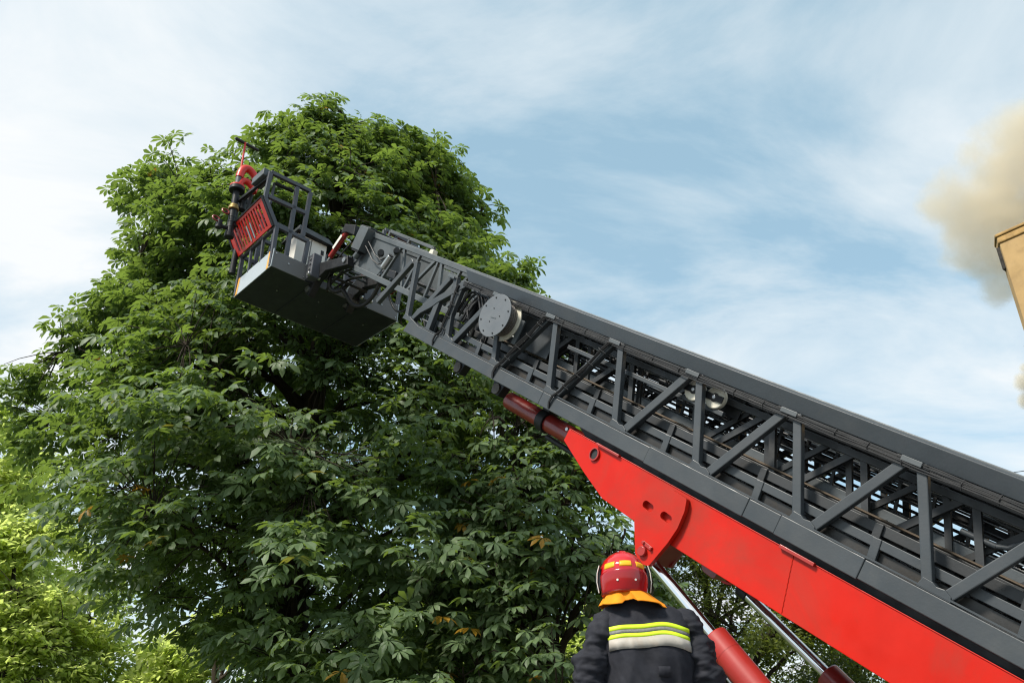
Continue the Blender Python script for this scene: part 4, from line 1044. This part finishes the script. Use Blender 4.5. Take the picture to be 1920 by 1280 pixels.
# ------------------------------------------------------------------ building at the right edge
bc = Vector((9.685, 13.43, 0)); wd = Vector((math.sin(R(145)), math.cos(R(145)), 0)); wn = Vector((-wd.y, wd.x, 0))
if wn.dot(-bc) > 0: wn = -wn      # wn points into the building
def BF(a, b, z): return bc + wd * a + wn * b + Vector((0, 0, z))
bd = thing('building', tuple(bc), 'ochre stucco building corner with weathered cornice, cut by the right edge', 'building')
def bk(): return MB(BF)
bk().prism([(0.0, 0.0), (11.0, 0.0), (11.0, 8.0), (-0.05, 8.0), (-0.16, 0.30)], 0.0, 10.36).build('wall', 'stucco', bd, bevel=0.012)
cn = bk().prism([(-0.01, -0.03), (11.03, -0.03), (11.03, 8.03), (-0.08, 8.03), (-0.19, 0.30)], 10.361, 10.50).build('cornice', 'cornice', bd, bevel=0.02)
bk().prism([(-0.025, -0.055), (11.06, -0.055), (11.06, 8.06), (-0.10, 8.06), (-0.22, 0.32)], 10.501, 10.56).build('coping', 'cornice', cn, bevel=0.015)
bk().box(-0.13, -0.02, 0.10, 0.30, 9.85, 10.36).build('downpipe_head', 'charred', bd, bevel=0.02)
for a in (2.2, 5.2, 8.2):
    for z in (1.2, 4.6, 7.9):
        w_ = bk().box(a, a + 1.1, -0.02, -0.004, z, z + 1.6).build('window', 'white', bd, bevel=0.004)
        bk().box(a + 0.07, a + 1.03, -0.028, -0.0205, z + 0.07, z + 1.53).build('pane', 'glass', w_)
        bk().box(a - 0.08, a + 1.18, -0.12, -0.0005, z - 0.07, z - 0.0005).build('sill', 'cornice', w_, bevel=0.005)
# burnt timber bay below, still smoking
bb = bk().box(0.12, 0.9, -0.62, -0.003, 5.2, 7.95).build('burnt_bay', 'charred', bd, bevel=0.02)
for i in range(5): bk().box(0.10 + i * 0.16, 0.22 + i * 0.16, -0.65, -0.621, 5.2, 7.9 - 0.05 * (i % 2)).build('board', 'charred', bb, bevel=0.006)

# thin wire running to the building
q0 = Vector((10.2, 18.6, 7.0)); q1 = BF(3.4, -0.02, 5.6)
wr = MB(); wr.tube([q0.lerp(q1, k / 14) - Vector((0, 0, 0.05 * math.sin(math.pi * k / 14))) for k in range(15)], 0.008, 5, world=True)
o = wr.build('overhead_wire', 'blackmetal'); o['label'] = 'thin dark wire near the right edge just above the ladder'; o['category'] = 'wire'

# ------------------------------------------------------------------ smoke
def view_pt(px, py, dep):
    v = (640 - py) / 1500.0; u = (px - 960) / 1500.0
    return Vector((u * dep, dep * (math.cos(PITCH) - v * math.sin(PITCH)), 1.65 + dep * (math.sin(PITCH) + v * math.cos(PITCH))))
def smoke(name, blobs, dens, label, colr, nscale=0.9, amp=1.0):
    cs = [(view_pt(a, b, d), r) for a, b, d, r in blobs]
    lo = Vector([min(c[i] - r for c, r in cs) - 0.15 for i in range(3)]); hi = Vector([max(c[i] + r for c, r in cs) + 0.15 for i in range(3)])
    ctr = (lo + hi) / 2
    me = bpy.data.meshes.new(name)
    # a lumpy closed hull: icosphere pushed out to the union of the puffs
    bm = bmesh.new(); bmesh.ops.create_icosphere(bm, subdivisions=4, radius=1.0)
    for v in bm.verts:
        d = v.co.normalized(); best = 0.3
        for c, r in cs:
            rel = c - ctr; t = rel.dot(d); perp2 = rel.length_squared - t * t; R2 = (r * 1.12) ** 2
            if perp2 < R2: best = max(best, t + math.sqrt(R2 - perp2))
        v.co = d * best
    bm.to_mesh(me); bm.free()
    ob = bpy.data.objects.new(name, me); ob.location = ctr; col.objects.link(ob)
    m, t, out = new_mat(name + '_volume')
    tcn = t.nodes.new('ShaderNodeTexCoord')
    nz = N(t, 'ShaderNodeTexNoise', inp={'Scale': nscale, 'Detail': 6.0, 'Roughness': 0.62, 'Distortion': 0.3})
    t.links.new(tcn.outputs['Object'], nz.inputs[0])
    acc = None
    for c, r in cs:
        vm = N(t, 'ShaderNodeVectorMath', operation='DISTANCE')
        t.links.new(tcn.outputs['Object'], vm.inputs[0]); vm.inputs[1].default_value = tuple(c - ctr)
        f = math_node(t, 'SUBTRACT', 1.0, math_node(t, 'DIVIDE', vm.outputs['Value'], r))
        acc = f if acc is None else math_node(t, 'SMOOTH_MAX', acc, f, 0.25)
    f = math_node(t, 'ADD', acc, math_node(t, 'MULTIPLY', math_node(t, 'SUBTRACT', nz.outputs[0], 0.54), amp))
    f = math_node(t, 'MULTIPLY', math_node(t, 'MULTIPLY', f, 2.3, clamp=True), dens)
    pv = t.nodes.new('ShaderNodeVolumePrincipled')
    pv.inputs['Color'].default_value = (*colr, 1); pv.inputs['Anisotropy'].default_value = 0.1
    t.links.new(f, pv.inputs['Density'])
    t.links.new(pv.outputs[0], out.inputs['Volume'])
    me.materials.append(m)
    ob['kind'] = 'stuff'; ob['label'] = label; ob['category'] = 'smoke'
    return ob
smoke('smoke_cloud', [(1905, 320, 18.6, 1.35), (1850, 400, 18.4, 1.15), (1800, 370, 18.4, 0.85), (1830, 455, 18.3, 0.85), (1885, 480, 18.4, 0.95), (1768, 392, 18.4, 0.6),
                      (1935, 420, 18.6, 1.5), (1945, 270, 18.6, 1.3), (1872, 545, 18.2, 0.5), (1805, 430, 18.3, 0.7)], 1.35,
      'pale tan smoke billowing behind the ochre building corner', (0.90, 0.82, 0.66), 1.15, 1.9)
smoke('smoke_wisp', [(1922, 715, 14.3, 0.22), (1926, 750, 14.3, 0.18), (1924, 690, 14.3, 0.14)], 9.0, 'small tan smoke wisp at the right edge below the building corner', (0.98, 0.93, 0.82), 3.0, 0.9)

# ------------------------------------------------------------------ trees
def leaflet(L, W, ang, x0=0.012, droop=0.35, twist=0.0):
    """one obovate leaflet: 8 verts, 8 tris"""
    st = [(0.0, 0.04), (0.45, 0.36), (0.74, 0.50), (1.0, 0.0)]
    vs = []
    ca, sa = math.cos(ang), math.sin(ang)
    def put(t, k):
        r = x0 + L * t; z = -droop * L * t * t + (0.10 * W * abs(k) / 0.5 if k else 0.0); y = W * k
        vs.append((r * ca - y * sa, r * sa + y * ca, z + twist * y))
    put(0.0, 0)
    for t, w_ in st[1:3]: put(t, w_), put(t, 0), put(t, -w_)
    put(1.0, 0)
    f = [(0, 2, 1), (0, 3, 2), (1, 2, 5), (1, 5, 4), (2, 3, 6), (2, 6, 5), (4, 5, 7), (5, 6, 7)]
    return vs, f
def compound_leaf(n=7, L=0.175, W=0.078, spread=R(125), seed=0):
    r_ = random.Random(seed); V_, F_ = [], []
    for i in range(n):
        t = (i / (n - 1)) * 2 - 1
        vs, f = leaflet(L * (1.08 - 0.42 * abs(t) ** 1.5) * r_.uniform(0.9, 1.1), W * (1 - 0.30 * abs(t)), spread * t + r_.uniform(-.08, .08), droop=r_.uniform(0.18, 0.62), twist=r_.uniform(-.25, .25))
        o = len(V_); V_ += vs; F_ += [tuple(a + o for a in q) for q in f]
    return np.array(V_, dtype=np.float64), np.array(F_, dtype=np.int32)
CHEST = [compound_leaf(7 if i % 3 else 5, seed=i) for i in range(5)]
def simple_sprig(n, L, W, seed):
    r_ = random.Random(seed); V_, F_ = [], []
    for i in range(n):
        ang = r_.uniform(0, 6.28); x = r_.uniform(0, L * 1.2)
        vs = np.array([(0, 0, 0), (L * 0.5, W / 2, 0.02 * L), (L, 0, -0.2 * L), (L * 0.5, -W / 2, 0.02 * L)])
        vs = vs + np.array([x, 0, 0]); ti = r_.uniform(-0.7, 0.7)
        ca, sa, ct, st = math.cos(ang), math.sin(ang), math.cos(ti), math.sin(ti)
        Rm = np.array([[ca, -sa, 0], [sa, ca, 0], [0, 0, 1]]) @ np.array([[ct, 0, st], [0, 1, 0], [-st, 0, ct]])
        vs = vs @ Rm.T
        o = len(V_); V_ += [tuple(v) for v in vs]; F_ += [(o, o + 2, o + 1), (o, o + 3, o + 2)]
    return np.array(V_), np.array(F_, dtype=np.int32)
def frames(fwd, up):
    x = fwd / np.linalg.norm(fwd, axis=1, keepdims=True)
    y = np.cross(up, x); y /= np.maximum(np.linalg.norm(y, axis=1, keepdims=True), 1e-6)
    z = np.cross(x, y)
    return np.stack([x, y, z], axis=2)
def foliage_mesh(name, pos, Rm, scale, var, kinds, mat, parent):
    off = np.array(root_loc(parent)); VV, FF, AA = [], [], []; o = 0
    which = np.arange(len(pos)) % len(kinds)
    for k, (v, f) in enumerate(kinds):
        idx = np.nonzero(which == k)[0]
        if not len(idx): continue
        P = np.einsum('nij,vj->nvi', Rm[idx], v) * scale[idx, None, None] + pos[idx, None, :] - off
        nv = len(v)
        VV.append(P.reshape(-1, 3)); AA.append(np.repeat(var[idx], nv))
        FF.append((f[None] + (np.arange(len(idx)) * nv)[:, None, None] + o).reshape(-1, 3)); o += nv * len(idx)
    Vn = np.concatenate(VV); Fn = np.concatenate(FF); An = np.concatenate(AA)
    me = bpy.data.meshes.new(name)
    me.vertices.add(len(Vn)); me.vertices.foreach_set('co', Vn.astype(np.float32).ravel())
    me.loops.add(Fn.size); me.loops.foreach_set('vertex_index', Fn.astype(np.int32).ravel())
    me.polygons.add(len(Fn)); me.polygons.foreach_set('loop_start', np.arange(0, Fn.size, 3, dtype=np.int32)); me.polygons.foreach_set('loop_total', np.full(len(Fn), 3, dtype=np.int32))
    a = me.attributes.new('var', 'FLOAT', 'POINT'); a.data.foreach_set('value', An.astype(np.float32))
    me.update(calc_edges=True); me.validate()
    me.materials.append(M[mat])
    ob = bpy.data.objects.new(name, me); col.objects.link(ob); ob.parent = parent; ob['kind'] = 'stuff'
    return ob
def nz3(p, s, seed=0.0): return mnoise.noise(Vector((p[0] * s + seed, p[1] * s, p[2] * s)))
def blocked(p):
    s, h, w = to_ladder(p)
    if w < 1.75 and s < 8.6 and -1.6 < h < 2.4: return True
    q = Vector(p) - Cc
    return q.dot(Cv) < 2.0 and abs(q.dot(Cu)) < 2.3 and -1.2 < q.dot(Ct) < 3.4
def grow(name, label, loc, trunk_r, env, n_bough, leaves_per, kinds, mat, lscale, mat_single=None, n_single=0, single_mesh=None, limbs=12, seed=1,
         back=0.5, gap=-0.12, spray=0.42, group=None, trunk_top=0.8, cat='tree', gapscale=0.55, tilt=0.3, lump=0.16, check=True, shell=0.5, peaks=(), reject=None):
    """env(z) -> x_left, x_right, y_front, y_back, from zmin to zmax"""
    rs = np.random.default_rng(seed); rd = random.Random(seed)
    root = thing(name, loc, label, cat, group)
    zmin, zmax = env.z0, env.z1
    B = []; tries = 0
    while len(B) < n_bough and tries < n_bough * 40:
        tries += 1
        z = zmin + (zmax - zmin) * rd.random(); th = rd.uniform(0, 2 * math.pi)
        xl, xr, yf, yb = env(z)
        per_ = (xr - xl) / env.wmax
        if rd.random() > per_ + 0.08: continue
        if math.sin(th) > 0.15 and rd.random() > back: continue
        rf = 1 - shell * rd.random() ** 1.5
        cx_, rx = (xl + xr) / 2, (xr - xl) / 2; cyy = loc[1]; ry = (cyy - yf) if math.sin(th) < 0 else (yb - cyy)
        lp = 1 + lump * (nz3((math.cos(th) * 2, math.sin(th) * 2, z * 0.55), 1.0, seed * 3.7) + 0.8 * nz3((math.cos(th) * 2, math.sin(th) * 2, z * 0.55), 2.6, seed * 1.7))
        p = (cx_ + rx * rf * lp * math.cos(th), cyy + ry * rf * lp * math.sin(th), z + 0.9 * nz3((math.cos(th) * 2.4, math.sin(th) * 2.4, z * 0.3), 1.2, seed))
        if nz3(p, gapscale, seed * 1.3) < gap: continue
        if check and blocked(p): continue
        if reject and reject(p): continue
        B.append((p, th, rf))
    for (px_, py_, pz_, pr_, pn_) in peaks:      # boughs that stand out of the outline
        for _ in range(pn_):
            q = (px_ + rd.gauss(0, pr_), py_ + rd.gauss(0, pr_), pz_ - abs(rd.gauss(0, pr_ * 1.5)))
            if not blocked(q) and not (reject and reject(q)): B.append((q, math.atan2(q[1] - loc[1], q[0] - loc[0]), 1.0))
    # limbs
    tr_h = zmin + (zmax - zmin) * trunk_top
    def trunk_at(z):
        t = max(0, z) / tr_h
        return Vector((loc[0] + 0.35 * math.sin(t * 3.1 + seed), loc[1] + 0.3 * math.sin(t * 2.3 + seed * 2), z))
    b = MB(); b.tube([trunk_at(tr_h * k / 14) for k in range(15)], [trunk_r * (1.25 if k == 0 else 1.0) * (1 - 0.85 * (k / 14)) + 0.02 for k in range(15)], 12, world=True)
    b.build('trunk', 'bark', root, smooth=60)
    nodes = [(trunk_at(tr_h * (0.12 + 0.88 * k / 30)), 0.05) for k in range(31)]
    far_ = sorted(range(len(B)), key=lambda i: -B[i][2]); rd.shuffle(far_)
    for i in range(min(limbs, len(B))):
        p, th, rf = B[far_[i]]; tgt = Vector(p)
        z0 = max(1.2, min(tr_h * 0.9, tgt.z - 0.28 * ((tgt.x - loc[0]) ** 2 + (tgt.y - loc[1]) ** 2) ** 0.5 - rd.uniform(0.3, 1.6)))
        a = trunk_at(z0); mid = a.lerp(tgt, 0.5) + Vector((0, 0, rd.uniform(0.2, 0.9)))
        pts = []
        for k in range(11):
            t = k / 10; q = a * (1 - t) ** 2 + mid * 2 * t * (1 - t) + tgt * t * t
            q += Vector((rd.uniform(-1, 1), rd.uniform(-1, 1), rd.uniform(-1, 1))) * 0.06
            pts.append(q); nodes.append((q, 0.03))
        r0 = trunk_r * (0.34 if i < 14 else 0.13) * rd.uniform(0.7, 1.2)
        MB().tube(pts, [r0 * (1 - 0.85 * k / 10) + 0.008 for k in range(11)], 7, world=True).build('branch', 'bark', root, smooth=60)
    NP = np.array([tuple(n[0]) for n in nodes])
    tw = MB(); pos, fwd, ups = [], [], []
    for (p, th, rf) in B:
        P = np.array(p); d2 = ((NP - P) ** 2).sum(1); j = int(d2.argmin()); a = Vector(NP[j]); e = Vector(p)
        if d2[j] < 1.8:
            mid = a.lerp(e, 0.5) + Vector((0, 0, 0.12 + rd.uniform(-.1, .1)))
            tw.tube([a, a.lerp(mid, 0.6), mid.lerp(e, 0.5), e], [0.014, 0.011, 0.008, 0.005], 4, cap=False, world=True)
        out = np.array([math.cos(th), math.sin(th), 0.0])
        c2 = P - np.array([(env(p[2])[0] + env(p[2])[1]) / 2, loc[1], P[2]]); c2[2] = 0
        out = c2 / max(np.linalg.norm(c2), 1e-3)
        lat = np.array([-out[1], out[0], 0])
        topness = max(0.0, (p[2] - zmin) / (zmax - zmin) - 0.75) * 3
        n_ = max(2, int(rd.gauss(leaves_per, leaves_per * 0.25)))
        slope = rd.uniform(-0.45, 0.0) + 0.2 * topness
        for _ in range(n_):
            u = rd.uniform(-1.0, 0.7) * spray; v_ = rd.uniform(-1, 1) * spray * 0.85
            q = P + out * u + lat * v_ + np.array([0, 0, slope * (u + spray) + rd.uniform(-0.11, 0.11) - 0.25 * abs(v_)])
            pos.append(q)
            f = out * (0.55 + u / spray * 0.45) + lat * (v_ / spray) + np.array([rd.uniform(-.35, .35), rd.uniform(-.35, .35), rd.uniform(-.30, .15)])
            fwd.append(f)
            ups.append(np.array([0, 0, 1.0]) + out * rd.uniform(0.15, 1.25) + np.array([rd.gauss(0, tilt), rd.gauss(0, tilt), 0]))
    tw.build('twigs', 'bark', root, kind='stuff')
    pos = np.array(pos); Rm = frames(np.array(fwd), np.array(ups)); n = len(pos)
    sca = lscale * rs.uniform(0.66, 1.26, n)
    var = np.clip(np.array([0.42 + 0.5 * nz3(q, 0.5, 5.0) for q in pos]) + rs.uniform(-0.22, 0.22, n), 0.0, 0.965)
    dry = rs.random(n) < 0.003; var[dry] = 1.0
    keep = np.ones(n, bool)
    if n_single:
        # the leaves that show largest: nearest to the viewer and inside the picture
        cpos = np.array([0, 0, 1.65]); F_ = np.array([0, math.cos(PITCH), math.sin(PITCH)]); U_ = np.array([0, -math.sin(PITCH), math.cos(PITCH)])
        rel = pos - cpos; dep = rel @ F_; px = 1500 * rel[:, 0] / dep; py = 1500 * (rel @ U_) / dep
        vis = (np.abs(px) < 940) & (np.abs(py) < 630) & (dep > 1)
        # only those with nothing in front: coarse depth buffer
        score = np.where(vis, dep, 1e9); gx = ((px + 960) // 22).astype(int); gy = ((py + 640) // 22).astype(int)
        order = np.argsort(score); taken = set(); sel = []
        for i in order:
            if not vis[i]: break
            c_ = (gx[i], gy[i])
            if c_ in taken: continue
            taken.add(c_); sel.append(i)
            if len(sel) >= n_single: break
        keep[sel] = False
        base = root_loc(root)
        for i in sel:
            ob = bpy.data.objects.new('leaf', single_mesh[i % len(single_mesh)]); col.objects.link(ob); ob.parent = root
            m4 = Matrix.Identity(4)
            for r_ in range(3):
                for c_ in range(3): m4[r_][c_] = float(Rm[i][r_][c_] * sca[i])
                m4[r_][3] = float(pos[i][r_] - base[r_])
            ob.matrix_local = m4
    foliage_mesh('foliage', pos[keep], Rm[keep], sca[keep], var[keep], kinds, mat, root)
    return root
class Env:
    def __init__(self, left, right, front, back):
        f = lambda L: (np.array([p[1] for p in sorted(L, key=lambda q: q[1])]), np.array([p[0] for p in sorted(L, key=lambda q: q[1])]))
        self.l, self.r, self.f, self.b = f(left), f(right), f(front), f(back)
        self.z0 = max(self.l[0][0], self.r[0][0]); self.z1 = min(self.l[0][-1], self.r[0][-1])
        self.wmax = max(self(z)[1] - self(z)[0] for z in np.linspace(self.z0, self.z1, 40))
    def __call__(self, z):
        g_ = lambda a: float(np.interp(z, a[0], a[1]))
        return g_(self.l), g_(self.r), g_(self.f), g_(self.b)
leaf_single = []
for i, (v, f) in enumerate(CHEST):
    me = bpy.data.meshes.new('leaf'); me.from_pydata([tuple(p) for p in v], [], [tuple(int(k) for k in q) for q in f]); me.materials.append(M['chestnut_leaf']); leaf_single.append(me)

# big horse chestnut behind the cage
E1 = Env([(-5.2, 15.2), (-6.9, 14.6), (-8.0, 14.0), (-8.4, 13.0), (-8.3, 12.0), (-8.5, 11.0), (-8.5, 9.8), (-8.7, 8.7), (-9.1, 7.5), (-8.6, 6.2), (-8.0, 5.0), (-7.0, 3.9), (-4.8, 2.8), (-3.6, 2.2)],
         [(-3.7, 15.2), (-2.6, 14.6), (-1.7, 14.0), (-1.2, 13.0), (-0.6, 12.0), (0.1, 11.0), (0.6, 9.9), (1.1, 8.4), (1.5, 6.9), (1.7, 5.0), (1.5, 3.2), (1.2, 2.2)],
         [(14.6, 15.3), (13.8, 13.6), (13.0, 12.0), (12.5, 10.0), (12.2, 8.5), (11.4, 7.0), (10.9, 5.5), (10.6, 4.0), (11.0, 2.2)],
         [(16.4, 15.3), (17.5, 13.6), (18.5, 12.0), (19.5, 9.0), (19.5, 5.0), (18.5, 2.2)])
grow('chestnut_tree', 'tall dense horse chestnut tree with dark green leaves behind the rescue cage', (-3.9, 15.5, 0), 0.42, E1, 3500, 7, CHEST, 'chestnut', 1.22,
     n_single=300, single_mesh=leaf_single, limbs=80, seed=3, gap=-0.13, gapscale=0.75, back=0.5, trunk_top=0.86, lump=0.28, shell=0.6, reject=lambda p: (-8.0 < p[0] < -6.2 and p[2] > 13.1) or (-5.15 < p[0] < -4.75 and p[2] > 14.4),
     peaks=[(-8.0, 15.4, 14.2, 0.5, 30), (-8.6, 15.2, 13.2, 0.3, 16), (-6.0, 15.5, 14.9, 0.45, 26), (-4.3, 15.5, 15.2, 0.4, 26), (-3.3, 15.3, 14.5, 0.4, 20), (-1.9, 15.3, 14.1, 0.4, 24), (-1.2, 15.2, 12.9, 0.3, 14), (-0.2, 15.2, 11.0, 0.35, 20),
            (0.0, 15.0, 10.0, 0.35, 16), (-9.3, 15.0, 7.4, 0.4, 20), (-8.9, 15.2, 9.9, 0.3, 14), (-9.9, 15.0, 8.3, 0.35, 20), (-9.2, 15.0, 9.3, 0.3, 18)])
# smaller chestnut behind the firefighter
E2 = Env([(0.3, 6.6), (-0.9, 5.8), (-1.6, 4.5), (-1.6, 3.0), (-0.8, 1.9)], [(1.0, 6.6), (1.7, 5.8), (2.4, 4.5), (2.6, 3.0), (2.2, 1.9)],
         [(12.6, 6.6), (11.6, 5.5), (10.9, 4.0), (10.8, 1.9)], [(13.6, 6.6), (15.0, 5.0), (15.5, 1.9)])
grow('chestnut_tree', 'smaller green chestnut tree under the red frame, behind the firefighter', (0.6, 13.1, 0), 0.16, E2, 480, 6, CHEST, 'chestnut', 1.05,
     n_single=220, single_mesh=leaf_single, limbs=30, seed=8, gap=-0.26, back=0.5)
# finer-leaved trees to the right
FINE = [simple_sprig(7, 0.13, 0.055, i) for i in range(4)]
def dome(cx_, cyy, zt, zb, rx, ry):
    L, Rr, F_, Bk = [], [], [], []
    for k in range(9):
        t = k / 8; z = zb + (zt - zb) * t; s_ = math.sqrt(max(0.02, 1 - abs(2 * t ** 0.85 - 0.9) ** 2.2 / 1.25)) if t < 1 else 0.14
        L.append((cx_ - rx * s_, z)); Rr.append((cx_ + rx * s_, z)); F_.append((cyy - ry * s_, z)); Bk.append((cyy + ry * s_, z))
    return Env(L, Rr, F_, Bk)
grow('leafy_tree', 'olive green fine-leaved tree seen between the red frame and lift cylinder', (4.7, 18.5, 0), 0.17, dome(4.7, 18.5, 6.3, 1.2, 2.4, 2.2), 620, 8, FINE, 'fine', 1.0, limbs=18, seed=21, gap=-0.10, spray=0.45, tilt=0.6)
grow('leafy_tree', 'low yellowish tree at the bottom right behind the second lift cylinder', (8.2, 21.0, 0), 0.16, dome(8.2, 21.0, 4.6, 0.8, 2.6, 2.2), 560, 8, FINE, 'fine', 1.0, limbs=14, seed=22, gap=-0.15, spray=0.45, tilt=0.6)
# sunlit trees far left and beyond the chestnut
BR = [simple_sprig(8, 0.17, 0.11, 40 + i) for i in range(4)]
for (x, y, zt, zb, rx, ry, sd, lab, nb) in ((-19.5, 28.0, 12.4, 1.0, 4.4, 3.0, 31, 'bright yellow green tree at the left edge behind the chestnut', 1000),
                                        (-15.0, 25.0, 7.6, 0.8, 3.6, 2.6, 32, 'sunlit yellow tree at the bottom left corner, below the chestnut', 900),
                                        (-8.6, 26.0, 5.2, 0.6, 3.0, 2.6, 33, 'sunlit yellow bush-like tree low behind the chestnut trunk', 700),
                                        (-2.5, 29.0, 6.2, 0.6, 3.6, 2.6, 34, 'sunlit tree seen in bright specks through the chestnut, bottom centre', 700),
                                        (4.0, 30.0, 6.0, 0.6, 3.6, 2.6, 35, 'far sunlit tree low behind the firefighter', 600)):
    grow('sunlit_tree', lab, (x, y, 0), 0.2, dome(x, y, zt, zb, rx, ry), int(nb * 0.8), 9, BR, 'bright', 1.15, limbs=24, seed=sd, gap=-0.08, spray=0.55, group='sunlit trees in the background', tilt=0.7, check=False)
